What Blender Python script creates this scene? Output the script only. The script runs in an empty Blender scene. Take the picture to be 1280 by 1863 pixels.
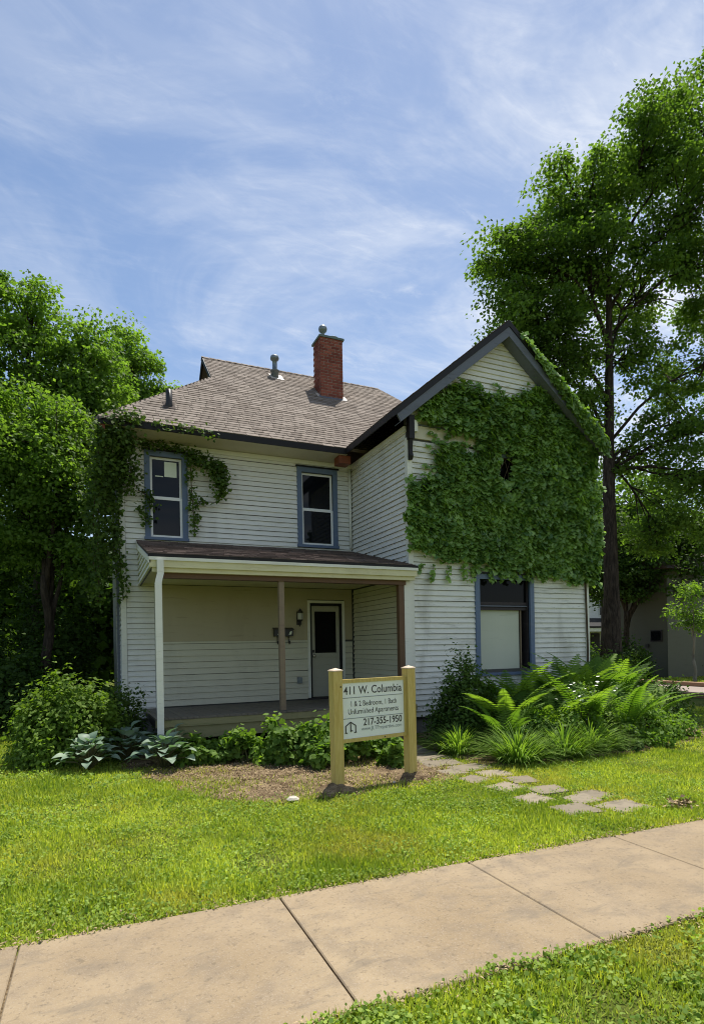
import bpy, math, random
import numpy as np
from mathutils import Vector, Matrix

random.seed(7)
rng = np.random.default_rng(11)
S = bpy.context.scene
COL = S.collection
R = math.radians

# ------------------------------------------------------------------ camera
cam_d = bpy.data.cameras.new('camera')
cam = bpy.data.objects.new('camera', cam_d); COL.objects.link(cam)
cam_d.sensor_fit = 'VERTICAL'; cam_d.sensor_height = 36; cam_d.sensor_width = 36
cam_d.lens = 1050 / 1863 * 36
cam_d.shift_y = (1175 - 931.5) / 1863
cam_d.clip_start = 0.05; cam_d.clip_end = 3000
EYE = Vector((0, 0, 1.6))
cam.matrix_world = (Matrix.Translation(EYE) @ Matrix.Rotation(R(-23.65), 4, 'Z')
                    @ Matrix.Rotation(R(90), 4, 'X') @ Matrix.Rotation(R(-1.0), 4, 'Z'))
S.camera = cam

# ------------------------------------------------------------------ sun and sky
SUN_EL, SUN_AZ = 71.0, 43.0           # azimuth from +Y towards +X
sd = Vector((math.sin(R(SUN_AZ)) * math.cos(R(SUN_EL)), math.cos(R(SUN_AZ)) * math.cos(R(SUN_EL)), math.sin(R(SUN_EL))))
sun_d = bpy.data.lights.new('sun', 'SUN'); sun_d.energy = 4.4; sun_d.angle = R(0.53); sun_d.color = (1.0, 0.95, 0.86)
sun = bpy.data.objects.new('sun', sun_d); COL.objects.link(sun)
sun.location = sd * 60
sun.rotation_euler = sd.to_track_quat('Z', 'Y').to_euler()

W = bpy.data.worlds.new('World'); S.world = W; W.use_nodes = True
nt = W.node_tree; N = nt.nodes; L = nt.links; N.clear()
out = N.new('ShaderNodeOutputWorld'); bg = N.new('ShaderNodeBackground'); bg.inputs['Strength'].default_value = 0.10
sky = N.new('ShaderNodeTexSky'); sky.sky_type = 'NISHITA'; sky.sun_disc = False
sky.sun_elevation = R(SUN_EL); sky.sun_rotation = R(SUN_AZ); sky.air_density = 1.0; sky.dust_density = 0.3; sky.ozone_density = 1.0
tc = N.new('ShaderNodeTexCoord'); sep = N.new('ShaderNodeSeparateXYZ'); L.new(tc.outputs['Generated'], sep.inputs[0])
def wm(op, a, b=None, c=None):
    n = N.new('ShaderNodeMath'); n.operation = op
    for i, v in enumerate((a, b, c)):
        if v is None: continue
        if isinstance(v, (int, float)): n.inputs[i].default_value = v
        else: L.new(v, n.inputs[i])
    return n.outputs[0]
den = wm('MAXIMUM', wm('ADD', sep.outputs['Z'], 0.12), 0.05)
cu = wm('DIVIDE', sep.outputs['X'], den); cv = wm('DIVIDE', sep.outputs['Y'], den)
cmb = N.new('ShaderNodeCombineXYZ'); L.new(cu, cmb.inputs[0]); L.new(cv, cmb.inputs[1])
def wnoise(scale, detail, rough, dist, rot, scl, loc=(0, 0, 0)):
    mp = N.new('ShaderNodeMapping'); mp.inputs['Rotation'].default_value = (0, 0, R(rot)); mp.inputs['Scale'].default_value = scl; mp.inputs['Location'].default_value = loc
    L.new(cmb.outputs[0], mp.inputs[0])
    n = N.new('ShaderNodeTexNoise'); n.inputs['Scale'].default_value = scale; n.inputs['Detail'].default_value = detail
    n.inputs['Roughness'].default_value = rough; n.inputs['Distortion'].default_value = dist
    L.new(mp.outputs[0], n.inputs[0]); return n.outputs[0]
def wramp(v, a, b):
    n = N.new('ShaderNodeMapRange'); n.interpolation_type = 'SMOOTHSTEP'
    n.inputs[1].default_value = a; n.inputs[2].default_value = b; L.new(v, n.inputs[0]); return n.outputs[0]
big = wramp(wnoise(1.7, 6, 0.60, 0.7, 25, (1, 1.25, 1), (0.4, 0.2, 0)), 0.40, 0.64)
wisp = wramp(wnoise(2.6, 12, 0.66, 1.9, 20, (0.75, 1.6, 1), (1.3, 0.7, 0)), 0.47, 0.68)
puff = wramp(wnoise(4.2, 12, 0.68, 0.6, -10, (0.8, 1.5, 1), (3.3, 1.7, 0)), 0.55, 0.72)
fine = wramp(wnoise(9.0, 9, 0.68, 1.2, 15, (0.6, 1.7, 1)), 0.44, 0.72)
bank = wramp(wm('ADD', wm('MULTIPLY', cu, 0.75), wm('MULTIPLY', cv, -0.12)), -0.45, 1.0)   # the cloud bank thickens towards the sun
cl = wm('ADD', wm('MULTIPLY', big, 0.48), wm('ADD', wm('MULTIPLY', wisp, 0.17), wm('MULTIPLY', wm('MULTIPLY', fine, wm('ADD', big, 0.3)), 0.22)))
cl = wm('ADD', cl, wm('MULTIPLY', wm('MULTIPLY', puff, wm('ADD', bank, 0.25)), 0.42))
cl = wm('MINIMUM', wm('ADD', wm('MULTIPLY', cl, wm('ADD', wm('MULTIPLY', bank, 0.75), 0.36)), wm('MULTIPLY', bank, 0.17)), 0.95)
cmix = N.new('ShaderNodeMix'); cmix.data_type = 'RGBA'
L.new(cl, cmix.inputs[0]); L.new(sky.outputs[0], cmix.inputs[6]); cmix.inputs[7].default_value = (6.0, 6.3, 6.8, 1)
L.new(cmix.outputs[2], bg.inputs['Color']); L.new(bg.outputs[0], out.inputs[0])

# ------------------------------------------------------------------ exposure
vs = S.view_settings; vs.view_transform = 'Standard'; vs.look = 'None'; vs.exposure = 0.60; vs.gamma = 1.0; vs.use_curve_mapping = False
S.cycles.max_bounces = 7; S.cycles.diffuse_bounces = 4; S.cycles.transmission_bounces = 4; S.cycles.transparent_max_bounces = 6
S.cycles.use_denoising = True; S.cycles.pixel_filter_type = 'BLACKMAN_HARRIS'; S.cycles.filter_width = 1.05

# ------------------------------------------------------------------ helpers
PL = {}                                # world location of every parent
def tag(o, label=None, cat=None, group=None, kind=None):
    if label: o['label'] = label
    if cat: o['category'] = cat
    if group: o['group'] = group
    if kind: o['kind'] = kind
    return o
def put(o, parent=None):
    COL.objects.link(o)
    if parent is not None:
        o.parent = parent
        o.matrix_parent_inverse = Matrix.Translation(PL.get(parent.name, Vector((0, 0, 0)))).inverted()
    return o
def thing(name, loc, label, cat, group=None, kind=None):
    o = bpy.data.objects.new(name, None); o.empty_display_size = 0.2
    COL.objects.link(o); o.location = loc; PL[o.name] = Vector(loc)
    return tag(o, label, cat, group, kind)

class MB:
    def __init__(s): s.v = []; s.f = []
    def add(s, vs, fs):
        b = len(s.v); s.v += [tuple(v) for v in vs]; s.f += [tuple(b + i for i in f) for f in fs]
    def box(s, x0, x1, y0, y1, z0, z1):
        s.add([(x0, y0, z0), (x1, y0, z0), (x1, y1, z0), (x0, y1, z0), (x0, y0, z1), (x1, y0, z1), (x1, y1, z1), (x0, y1, z1)],
              [(0, 3, 2, 1), (4, 5, 6, 7), (0, 1, 5, 4), (1, 2, 6, 5), (2, 3, 7, 6), (3, 0, 4, 7)]); return s
    def hexa(s, p):                    # 8 corners, bottom loop then top loop
        s.add(p, [(0, 3, 2, 1), (4, 5, 6, 7), (0, 1, 5, 4), (1, 2, 6, 5), (2, 3, 7, 6), (3, 0, 4, 7)]); return s
    def prism(s, poly, d):             # polygon of 3D points extruded by vector d
        n = len(poly); d = Vector(d)
        a = [Vector(p) for p in poly]; b = [p + d for p in a]
        s.add(a + b, [tuple(range(n - 1, -1, -1)), tuple(range(n, 2 * n))] + [(i, (i + 1) % n, n + (i + 1) % n, n + i) for i in range(n)]); return s
    def tube(s, pts, rad, sides=6, cap=True):
        pts = [Vector(p) for p in pts]; n = len(pts); rings = []
        up = Vector((0.13, 0.21, 1)).normalized()
        for i, p in enumerate(pts):
            t = (pts[min(i + 1, n - 1)] - pts[max(i - 1, 0)]).normalized()
            a = t.cross(up)
            if a.length < 0.05: a = t.cross(Vector((1, 0.1, 0)))
            a.normalize(); b = t.cross(a)
            r = rad[i] if hasattr(rad, '__len__') else rad
            rings.append([p + (a * math.cos(2 * math.pi * k / sides) + b * math.sin(2 * math.pi * k / sides)) * r for k in range(sides)])
        fs = []
        for i in range(n - 1):
            for k in range(sides):
                k2 = (k + 1) % sides
                fs.append((i * sides + k, i * sides + k2, (i + 1) * sides + k2, (i + 1) * sides + k))
        if cap: fs += [tuple(range(sides - 1, -1, -1)), tuple((n - 1) * sides + k for k in range(sides))]
        s.add([v for r in rings for v in r], fs); return s
    def lathe(s, c, prof, sides=12):
        s.tube([(c[0], c[1], c[2] + z) for r, z in prof], [max(r, 0.0015) for r, z in prof], sides); return s
    def mesh(s, name):
        m = bpy.data.meshes.new(name); m.from_pydata(s.v, [], s.f); m.update(); return m
    def build(s, name, mat, parent=None, smooth=False):
        m = s.mesh(name)
        if mat: m.materials.append(mat)
        if smooth: m.polygons.foreach_set('use_smooth', [True] * len(m.polygons))
        return put(bpy.data.objects.new(name, m), parent)

# vectorised leaves: every leaf is the template set at pos, lying along tip, facing nrm
def unit(a): return a / np.maximum(np.linalg.norm(a, axis=1, keepdims=True), 1e-9)
KITE = (np.array([(0, 0, 0), (0.38, 0.40, 0.08), (0, 1, -0.10), (-0.38, 0.40, 0.08)]), [(0, 1, 2, 3)])
MAPLE = (np.array([(0, 0, 0), (0.42, 0.12, 0.05), (0.52, 0.52, 0.09), (0, 1.0, -0.10), (-0.52, 0.52, 0.09), (-0.42, 0.12, 0.05), (0, 0.45, 0)]),
         [(0, 1, 2, 6), (6, 2, 3), (6, 3, 4), (0, 6, 4, 5)])
BLADE = (np.array([(-0.5, 0, 0), (0.5, 0, 0), (0.40, 0.55, 0.06), (-0.40, 0.55, 0.06), (0, 1, 0.30)]), [(0, 1, 2, 3), (3, 2, 4)])
CLOVER = (np.array([(0, 0, 0), (0.5, 0.3, 0.08), (0.36, 0.85, 0.05), (-0.36, 0.85, 0.05), (-0.5, 0.3, 0.08)]), [(0, 1, 2, 3, 4)])
def leaf_mesh(name, pos, nrm, tip, size, tint, tpl=KITE, wid=None):
    T, F = tpl; n = len(pos); k = len(T)
    nrm = unit(nrm); tip = unit(tip - nrm * np.sum(tip * nrm, axis=1, keepdims=True)); side = np.cross(tip, nrm)
    size = np.broadcast_to(size, (n,)); wid = size if wid is None else np.broadcast_to(wid, (n,))
    v = (pos[:, None, :] + side[:, None, :] * (T[None, :, 0:1] * wid[:, None, None]) + tip[:, None, :] * (T[None, :, 1:2] * size[:, None, None])
         + nrm[:, None, :] * (T[None, :, 2:3] * size[:, None, None])).reshape(-1, 3)
    lens = np.array([len(f) for f in F]); flat = np.concatenate([np.array(f) for f in F])
    loops = (flat[None, :] + (np.arange(n) * k)[:, None]).reshape(-1)
    tot = np.tile(lens, n); start = np.concatenate([[0], np.cumsum(tot)[:-1]])
    m = bpy.data.meshes.new(name)
    m.vertices.add(len(v)); m.vertices.foreach_set('co', v.astype(np.float32).ravel())
    m.loops.add(len(loops)); m.loops.foreach_set('vertex_index', loops.astype(np.int32))
    m.polygons.add(len(tot)); m.polygons.foreach_set('loop_start', start.astype(np.int32)); m.polygons.foreach_set('loop_total', tot.astype(np.int32))
    at = m.attributes.new('tint', 'FLOAT', 'POINT'); at.data.foreach_set('value', np.repeat(tint, k).astype(np.float32))
    m.update(calc_edges=True); return m
def leaf_obj(name, mat, parent, *a, stuff=True, **k):
    m = leaf_mesh(name, *a, **k); m.materials.append(mat)
    o = put(bpy.data.objects.new(name, m), parent)
    if stuff: o['kind'] = 'stuff'
    return o
def rnd3(n): return unit(rng.normal(size=(n, 3)))

def in_poly(x, y, poly):
    c = np.zeros(len(x), bool); n = len(poly)
    for i in range(n):
        x0, y0 = poly[i]; x1, y1 = poly[(i + 1) % n]
        cond = ((y0 > y) != (y1 > y)) & (x < (x1 - x0) * (y - y0) / (y1 - y0 + 1e-12) + x0)
        c ^= cond
    return c
_ph = rng.uniform(0, 6.28, (4, 3)); 
def wob(x, y, f=1.0, s=0):            # cheap smooth noise, about -1..1
    r = 0
    for i in range(4):
        a = _ph[i, 0] + s; fr = f * (0.7 + 0.55 * i)
        r = r + np.sin(fr * (x * math.cos(a) + y * math.sin(a)) + _ph[i, 1] + s * 3.1) * np.sin(fr * 1.13 * (y * math.cos(a) - x * math.sin(a)) + _ph[i, 2]) 
    return r / 2.2

# ------------------------------------------------------------------ materials
class M_:
    def __init__(s, name, rough=0.6, spec=0.3):
        s.m = bpy.data.materials.new(name); s.m.use_nodes = True; s.t = s.m.node_tree; s.n = s.t.nodes; s.l = s.t.links
        s.b = s.n['Principled BSDF']; s.b.inputs['Roughness'].default_value = rough; s.b.inputs['Specular IOR Level'].default_value = spec
    def new(s, t, **k):
        n = s.n.new(t)
        for a, v in k.items(): setattr(n, a, v)
        return n
    def pos(s, scale=(1, 1, 1), obj=False):
        mp = s.new('ShaderNodeMapping'); mp.inputs['Scale'].default_value = scale
        if obj: c = s.new('ShaderNodeTexCoord').outputs['Object']
        else: c = s.new('ShaderNodeNewGeometry').outputs['Position']
        s.l.new(c, mp.inputs[0]); return mp.outputs[0]
    def noise(s, scale, detail=4, rough=0.55, dist=0, vec=(1, 1, 1), obj=False):
        n = s.new('ShaderNodeTexNoise'); n.inputs['Scale'].default_value = scale; n.inputs['Detail'].default_value = detail
        n.inputs['Roughness'].default_value = rough; n.inputs['Distortion'].default_value = dist
        s.l.new(s.pos(vec, obj), n.inputs[0]); return n.outputs[0]
    def ramp(s, v, a, b, lo=0.0, hi=1.0):
        n = s.new('ShaderNodeMapRange'); n.interpolation_type = 'SMOOTHSTEP'
        for i, x in enumerate((a, b, lo, hi)): n.inputs[i + 1].default_value = x
        s.l.new(v, n.inputs[0]); return n.outputs[0]
    def mix(s, f, a, b, mode='MIX'):
        n = s.new('ShaderNodeMix', data_type='RGBA', blend_type=mode)
        for i, x in ((0, f), (6, a), (7, b)):
            if isinstance(x, (int, float)): n.inputs[i].default_value = x
            elif isinstance(x, tuple): n.inputs[i].default_value = (*x, 1)
            else: s.l.new(x, n.inputs[i])
        return n.outputs[2]
    def math(s, op, a, b):
        n = s.new('ShaderNodeMath', operation=op)
        for i, x in enumerate((a, b)):
            if isinstance(x, (int, float)): n.inputs[i].default_value = x
            else: s.l.new(x, n.inputs[i])
        return n.outputs[0]
    def rand(s): return s.new('ShaderNodeObjectInfo').outputs['Random']
    def attr(s, name): return s.new('ShaderNodeAttribute', attribute_name=name).outputs['Fac']
    def col(s, c):
        if isinstance(c, tuple): s.b.inputs['Base Color'].default_value = (*c, 1)
        else: s.l.new(c, s.b.inputs['Base Color'])
        return s
    def bump(s, h, strength=0.3, dist=0.01):
        n = s.new('ShaderNodeBump'); n.inputs['Strength'].default_value = strength; n.inputs['Distance'].default_value = dist
        s.l.new(h, n.inputs['Height']); s.l.new(n.outputs[0], s.b.inputs['Normal']); return s
    def rough(s, v): s.l.new(v, s.b.inputs['Roughness']); return s

def leafmat(name, dark, light, trans=0.42, rough=0.6, spec=0.16, tcol=None, patch=None):
    x = M_(name, rough, spec)
    c = x.mix(x.attr('tint'), dark, light)
    c = x.mix(x.ramp(x.noise(0.9, 3), 0.3, 0.7, 0, 0.35), c, tuple(v * 0.62 for v in dark))
    if patch: c = x.mix(x.ramp(x.noise(patch[1], 5), patch[2], patch[3], 0, patch[4]), c, patch[0])
    if patch: c = x.mix(x.ramp(x.noise(0.9, 5, 0.6, 0.4), 0.50, 0.66, 0, 0.42), c, (0.12, 0.235, 0.02))
    x.col(c)
    tr = x.new('ShaderNodeBsdfTranslucent')
    tcx = x.mix(1.0, c, tcol or (1.6, 1.7, 0.55), 'MULTIPLY'); x.l.new(tcx, tr.inputs[0])
    ms = x.new('ShaderNodeMixShader'); ms.inputs[0].default_value = trans
    x.l.new(x.b.outputs[0], ms.inputs[1]); x.l.new(tr.outputs[0], ms.inputs[2])
    x.l.new(ms.outputs[0], x.n['Material Output'].inputs[0]); return x.m

def paint(name, base, dirt, wear=0.5, seed=1.0, rough=0.55):
    x = M_(name, rough, 0.25)
    c = x.mix(x.ramp(x.rand(), 0, 1, 0, 0.22), base, tuple(v * 0.80 for v in base))
    g = x.noise(7.0 * seed, 6, 0.65, 0.3, (0.25, 0.25, 1.6))
    c = x.mix(x.ramp(g, 0.50, 0.78, 0, wear), c, dirt)
    p = x.noise(26 * seed, 5, 0.7, 0.2, (0.22, 0.22, 2.2))
    c = x.mix(x.ramp(p, 0.59, 0.69, 0, wear * 0.9), c, tuple(v * 0.6 for v in dirt))
    c = x.mix(x.ramp(x.noise(1.1, 5, 0.6, 0.4, (1.6, 1.6, 0.5)), 0.50, 0.74, 0, wear * 0.5), c, tuple(v * 0.8 for v in dirt))
    x.col(c).bump(p, 0.25, 0.004); return x.m

MAT = {}
MAT['siding'] = paint('white siding paint', (0.72, 0.71, 0.64), (0.44, 0.42, 0.35), 0.5)
MAT['siding_worn'] = paint('worn white siding paint', (0.71, 0.70, 0.62), (0.34, 0.33, 0.26), 0.85)
MAT['shadow_sheath'] = paint('shadow dark sheathing', (0.07, 0.07, 0.062), (0.05, 0.05, 0.04))  # near-black: shadow lines between clapboards are put into this colour
MAT['trim_white'] = paint('white trim paint', (0.72, 0.71, 0.62), (0.46, 0.45, 0.34), 0.4)
MAT['trim_cream'] = paint('cream porch trim paint', (0.64, 0.60, 0.37), (0.40, 0.35, 0.16), 0.5)
MAT['trim_blue'] = paint('blue trim paint', (0.115, 0.158, 0.235), (0.19, 0.215, 0.25), 0.45)
MAT['trim_grey'] = paint('weathered grey bargeboard paint', (0.125, 0.137, 0.165), (0.06, 0.06, 0.06), 0.6)
MAT['vinyl'] = paint('white vinyl sash', (0.78, 0.78, 0.74), (0.6, 0.6, 0.53), 0.12)
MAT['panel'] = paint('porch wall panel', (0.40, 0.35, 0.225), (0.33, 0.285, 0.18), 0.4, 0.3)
MAT['shaded_siding'] = paint('porch shaded siding', (0.56, 0.54, 0.41), (0.38, 0.36, 0.26), 0.4)  # porch shade and warm bounce off the ground are put into this tone
MAT['soffit'] = paint('bounce tinted soffit', (0.55, 0.51, 0.38), (0.38, 0.34, 0.24), 0.3, 0.4)  # yellowish tint puts light bounced off the ground into the colour
MAT['brown'] = paint('brown stained timber', (0.125, 0.070, 0.036), (0.08, 0.045, 0.026), 0.4)
MAT['rust'] = paint('rusty red timber end', (0.20, 0.06, 0.025), (0.10, 0.04, 0.02), 0.5)
MAT['post'] = paint('unpainted porch post', (0.22, 0.165, 0.105), (0.13, 0.09, 0.06), 0.5)
MAT['floor_wood'] = paint('worn porch floor boards', (0.135, 0.118, 0.095), (0.07, 0.06, 0.05), 0.6)
MAT['skirt'] = paint('mossy porch skirt', (0.24, 0.22, 0.11), (0.10, 0.12, 0.04), 0.6)
MAT['black_trim'] = paint('black fascia', (0.012, 0.011, 0.011), (0.03, 0.026, 0.022), 0.4)
MAT['door'] = paint('pale door paint', (0.38, 0.37, 0.29), (0.26, 0.245, 0.18), 0.3, 0.5)
MAT['shade'] = paint('window shade cloth', (0.52, 0.54, 0.42), (0.43, 0.45, 0.34), 0.3, 0.15)
MAT['dark_wood'] = paint('dark sash wood', (0.035, 0.028, 0.028), (0.12, 0.11, 0.10), 0.3)
MAT['paper'] = paint('paper', (0.72, 0.76, 0.62), (0.6, 0.62, 0.5), 0.1)
MAT['drab'] = paint('tree shaded house paint', (0.10, 0.098, 0.07), (0.07, 0.068, 0.05), 0.4)  # beige set darker, with the trees' shade put into it
MAT['foundation'] = paint('foundation block', (0.22, 0.21, 0.19), (0.12, 0.11, 0.1), 0.5)
x = M_('window glass', 0.04, 0.24); x.col((0.006, 0.007, 0.009)); x.bump(x.noise(2.2, 2), 0.03, 0.02); MAT['glass'] = x.m
x = M_('dark door glass', 0.12, 0.12); x.col((0.004, 0.004, 0.004)); MAT['dark_glass'] = x.m
x = M_('black metal', 0.45, 0.4); x.col(x.mix(x.noise(30, 3), (0.012, 0.012, 0.012), (0.035, 0.03, 0.028))); MAT['black_metal'] = x.m
x = M_('galvanised metal', 0.45, 0.5); x.b.inputs['Metallic'].default_value = 0.6; x.col(x.mix(x.noise(14, 4), (0.10, 0.13, 0.14), (0.26, 0.29, 0.30))); MAT['galv'] = x.m
x = M_('chimney cap verdigris', 0.7, 0.3); x.col(x.mix(x.noise(12, 5), (0.07, 0.11, 0.10), (0.18, 0.22, 0.19))); MAT['verdigris'] = x.m
x = M_('pale metal flashing', 0.5, 0.4); x.col(x.mix(x.noise(9, 4), (0.55, 0.50, 0.44), (0.35, 0.28, 0.22))); MAT['flash'] = x.m
x = M_('brass knob', 0.25, 0.5); x.b.inputs['Metallic'].default_value = 0.9; x.col((0.55, 0.5, 0.4)); MAT['knob'] = x.m
x = M_('lamp glass', 0.3, 0.5); x.col((0.42, 0.42, 0.38)); MAT['lamp_glass'] = x.m

def shinglemat(name, a, b, c_):
    x = M_(name, 0.9, 0.15)
    c = x.mix(x.attr('tint'), a, b)
    c = x.mix(x.ramp(x.noise(3.0, 4), 0.35, 0.75, 0, 0.5), c, c_)
    g = x.noise(160, 2); c = x.mix(x.ramp(g, 0.35, 0.7, 0, 0.45), c, tuple(v * 0.55 for v in a))
    c = x.mix(x.ramp(x.noise(1.2, 5, 0.6, 0.3, (2.5, 0.3, 0.3)), 0.52, 0.8, 0, 0.4), c, tuple(v * 0.6 for v in a))
    x.col(c).bump(g, 0.5, 0.004); return x.m
MAT['shingle'] = shinglemat('brown asphalt shingle', (0.165, 0.132, 0.108), (0.34, 0.285, 0.24), (0.24, 0.205, 0.175))
MAT['shingle_dark'] = shinglemat('dark asphalt shingle', (0.075, 0.058, 0.050), (0.23, 0.175, 0.15), (0.14, 0.105, 0.092))
x = M_('chimney brick', 0.85, 0.2)
c = x.mix(x.rand(), (0.16, 0.042, 0.028), (0.30, 0.095, 0.06)); c = x.mix(x.ramp(x.noise(40, 4), 0.45, 0.75, 0, 0.5), c, (0.12, 0.04, 0.03))
x.col(c).bump(x.noise(90, 4), 0.4, 0.004); MAT['brick'] = x.m
x = M_('mortar', 0.95, 0.1); x.col(x.mix(x.noise(20, 4), (0.30, 0.20, 0.17), (0.46, 0.38, 0.33))); MAT['mortar'] = x.m

x = M_('sidewalk concrete', 0.9, 0.2)
n1 = x.noise(1.3, 5, 0.6); n2 = x.noise(5, 6, 0.65); n3 = x.noise(120, 3, 0.7); n4 = x.noise(42, 4, 0.7)
c = x.mix(x.ramp(n1, 0.3, 0.7), (0.262, 0.196, 0.118), (0.335, 0.258, 0.162))
c = x.mix(x.ramp(n2, 0.42, 0.72, 0, 0.6), c, (0.195, 0.155, 0.112))
c = x.mix(x.ramp(n3, 0.52, 0.68, 0, 0.5), c, (0.38, 0.32, 0.25)); c = x.mix(x.ramp(n4, 0.54, 0.70, 0, 0.6), c, (0.15, 0.115, 0.078))
c = x.mix(x.ramp(x.noise(2.1, 6, 0.7, 0.6, (1, 2.6, 1)), 0.50, 0.72, 0, 0.62), c, (0.165, 0.138, 0.105))
vo = x.new('ShaderNodeTexVoronoi', feature='DISTANCE_TO_EDGE'); vo.inputs['Scale'].default_value = 0.55; vo.inputs['Randomness'].default_value = 1.0
wv = x.new('ShaderNodeMix', data_type='VECTOR'); wv.inputs[0].default_value = 0.09
nz = x.new('ShaderNodeTexNoise'); nz.inputs['Scale'].default_value = 6; nz.inputs['Detail'].default_value = 6; x.l.new(x.pos(), nz.inputs[0])
x.l.new(x.pos(), wv.inputs[4]); x.l.new(nz.outputs[1], wv.inputs[5]); x.l.new(wv.outputs[1], vo.inputs['Vector'])
ck_ = x.math('MULTIPLY', x.ramp(vo.outputs['Distance'], 0.0, 0.0045, 1, 0), x.ramp(x.noise(0.8, 3), 0.48, 0.56))
c = x.mix(x.math('MULTIPLY', ck_, 0.12), c, (0.06, 0.045, 0.03))
c = x.mix(x.ramp(x.noise(24, 4, 0.6), 0.60, 0.70, 0, 0.45), c, (0.11, 0.088, 0.062))
c = x.mix(x.ramp(x.rand(), 0, 1, 0, 0.16), c, (0.19, 0.15, 0.11))
x.col(c).bump(x.math('ADD', n3, n4), 0.35, 0.004); MAT['concrete'] = x.m
x = M_('paver stone', 0.9, 0.2)
c = x.mix(x.rand(), (0.20, 0.168, 0.122), (0.285, 0.240, 0.175)); c = x.mix(x.ramp(x.noise(9, 5), 0.45, 0.75, 0, 0.6), c, (0.11, 0.095, 0.07))
x.col(c).bump(x.noise(60, 4), 0.4, 0.006); MAT['paver'] = x.m
x = M_('street paving', 0.9, 0.2); x.col(x.mix(x.noise(0.7, 5), (0.26, 0.21, 0.18), (0.33, 0.27, 0.235))).bump(x.noise(50, 3), 0.2, 0.01); MAT['street'] = x.m
x = M_('kerb', 0.9, 0.2); x.col(x.mix(x.noise(2, 4), (0.22, 0.12, 0.07), (0.30, 0.20, 0.13))); MAT['kerb'] = x.m
x = M_('turf ground', 0.95, 0.1)
c = x.mix(x.ramp(x.noise(1.1, 5), 0.3, 0.7), (0.080, 0.115, 0.016), (0.160, 0.175, 0.032)); c = x.mix(x.ramp(x.noise(38, 5, 0.7), 0.4, 0.7), c, (0.035, 0.052, 0.012))  # dark flecks paint in the shade of gaps between blades
c = x.mix(x.ramp(x.noise(3.0, 5, 0.6), 0.58, 0.75, 0, 0.7), c, (0.15, 0.12, 0.06))
x.col(c).bump(x.noise(38, 5, 0.7), 0.8, 0.04); MAT['turf'] = x.m
x = M_('bed soil', 0.95, 0.1)
c = x.mix(x.ramp(x.noise(5, 6, 0.65), 0.3, 0.7), (0.12, 0.080, 0.046), (0.40, 0.30, 0.175)); c = x.mix(x.ramp(x.noise(45, 5, 0.7), 0.4, 0.7, 0, 0.7), c, (0.06, 0.038, 0.022))
x.col(c).bump(x.noise(30, 6, 0.7), 1.0, 0.04); MAT['soil'] = x.m
x = M_('dry chips', 0.9, 0.15); c = x.mix(x.attr('tint'), (0.15, 0.105, 0.060), (0.44, 0.335, 0.195)); x.col(c); MAT['chips'] = x.m
x = M_('treated pine', 0.7, 0.2)
g = x.noise(5, 6, 0.6, 1.2, (7, 7, 0.6)); c = x.mix(x.ramp(g, 0.35, 0.65), (0.48, 0.35, 0.10), (0.57, 0.44, 0.15)); c = x.mix(x.ramp(x.noise(22, 5, 0.6, 0.3, (6, 6, 0.5)), 0.55, 0.75, 0, 0.5), c, (0.36, 0.26, 0.08))
x.col(c).bump(g, 0.2, 0.003); MAT['pine'] = x.m
x = M_('sign panel', 0.4, 0.4); x.col(x.mix(x.noise(4, 3), (0.72, 0.74, 0.66), (0.78, 0.80, 0.74))); MAT['sign'] = x.m
x = M_('sign print', 0.5, 0.3); x.col((0.06, 0.055, 0.048)); MAT['print'] = x.m
x = M_('sign print grey', 0.5, 0.3); x.col((0.25, 0.27, 0.26)); MAT['print_grey'] = x.m
x = M_('copper post cap', 0.35, 0.5); x.col(x.mix(x.noise(20, 3), (0.72, 0.58, 0.44), (0.62, 0.48, 0.36))); MAT['cap'] = x.m
x = M_('bark', 0.95, 0.1); g = x.noise(5, 7, 0.7, 0.6, (3.5, 3.5, 0.7)); c = x.mix(x.ramp(g, 0.35, 0.7), (0.026, 0.020, 0.016), (0.085, 0.066, 0.05)); x.col(c).bump(g, 1.0, 0.06); MAT['bark'] = x.m
x = M_('pale bark', 0.95, 0.1); x.col((0.22, 0.20, 0.17)); MAT['pale_bark'] = x.m
x = M_('stem', 0.7, 0.2); x.col(x.mix(x.noise(9, 3), (0.055, 0.075, 0.02), (0.10, 0.08, 0.04))); MAT['stem'] = x.m
x = M_('vine stem', 0.8, 0.2); x.col(x.mix(x.noise(9, 3), (0.05, 0.035, 0.02), (0.11, 0.08, 0.05))); MAT['vine_stem'] = x.m
x = M_('stone', 0.9, 0.2); x.col(x.mix(x.noise(9, 4), (0.45, 0.40, 0.32), (0.62, 0.57, 0.48))); MAT['stone'] = x.m
x = M_('petal', 0.7, 0.2); x.col((0.78, 0.78, 0.70)); MAT['petal'] = x.m
MAT['maple'] = leafmat('maple leaf', (0.052, 0.106, 0.021), (0.170, 0.272, 0.056), 0.52)
MAT['broad'] = leafmat('sunny tree leaf', (0.076, 0.150, 0.028), (0.215, 0.335, 0.072), 0.54)
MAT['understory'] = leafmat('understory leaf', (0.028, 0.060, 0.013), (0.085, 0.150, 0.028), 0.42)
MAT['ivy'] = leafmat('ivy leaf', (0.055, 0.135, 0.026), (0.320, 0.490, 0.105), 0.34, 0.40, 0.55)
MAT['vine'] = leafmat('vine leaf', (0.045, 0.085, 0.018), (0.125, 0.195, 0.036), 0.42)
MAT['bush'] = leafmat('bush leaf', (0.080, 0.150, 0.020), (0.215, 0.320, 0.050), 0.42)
MAT['dark_bush'] = leafmat('dark bush leaf', (0.042, 0.086, 0.018), (0.120, 0.195, 0.038), 0.38)
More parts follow.
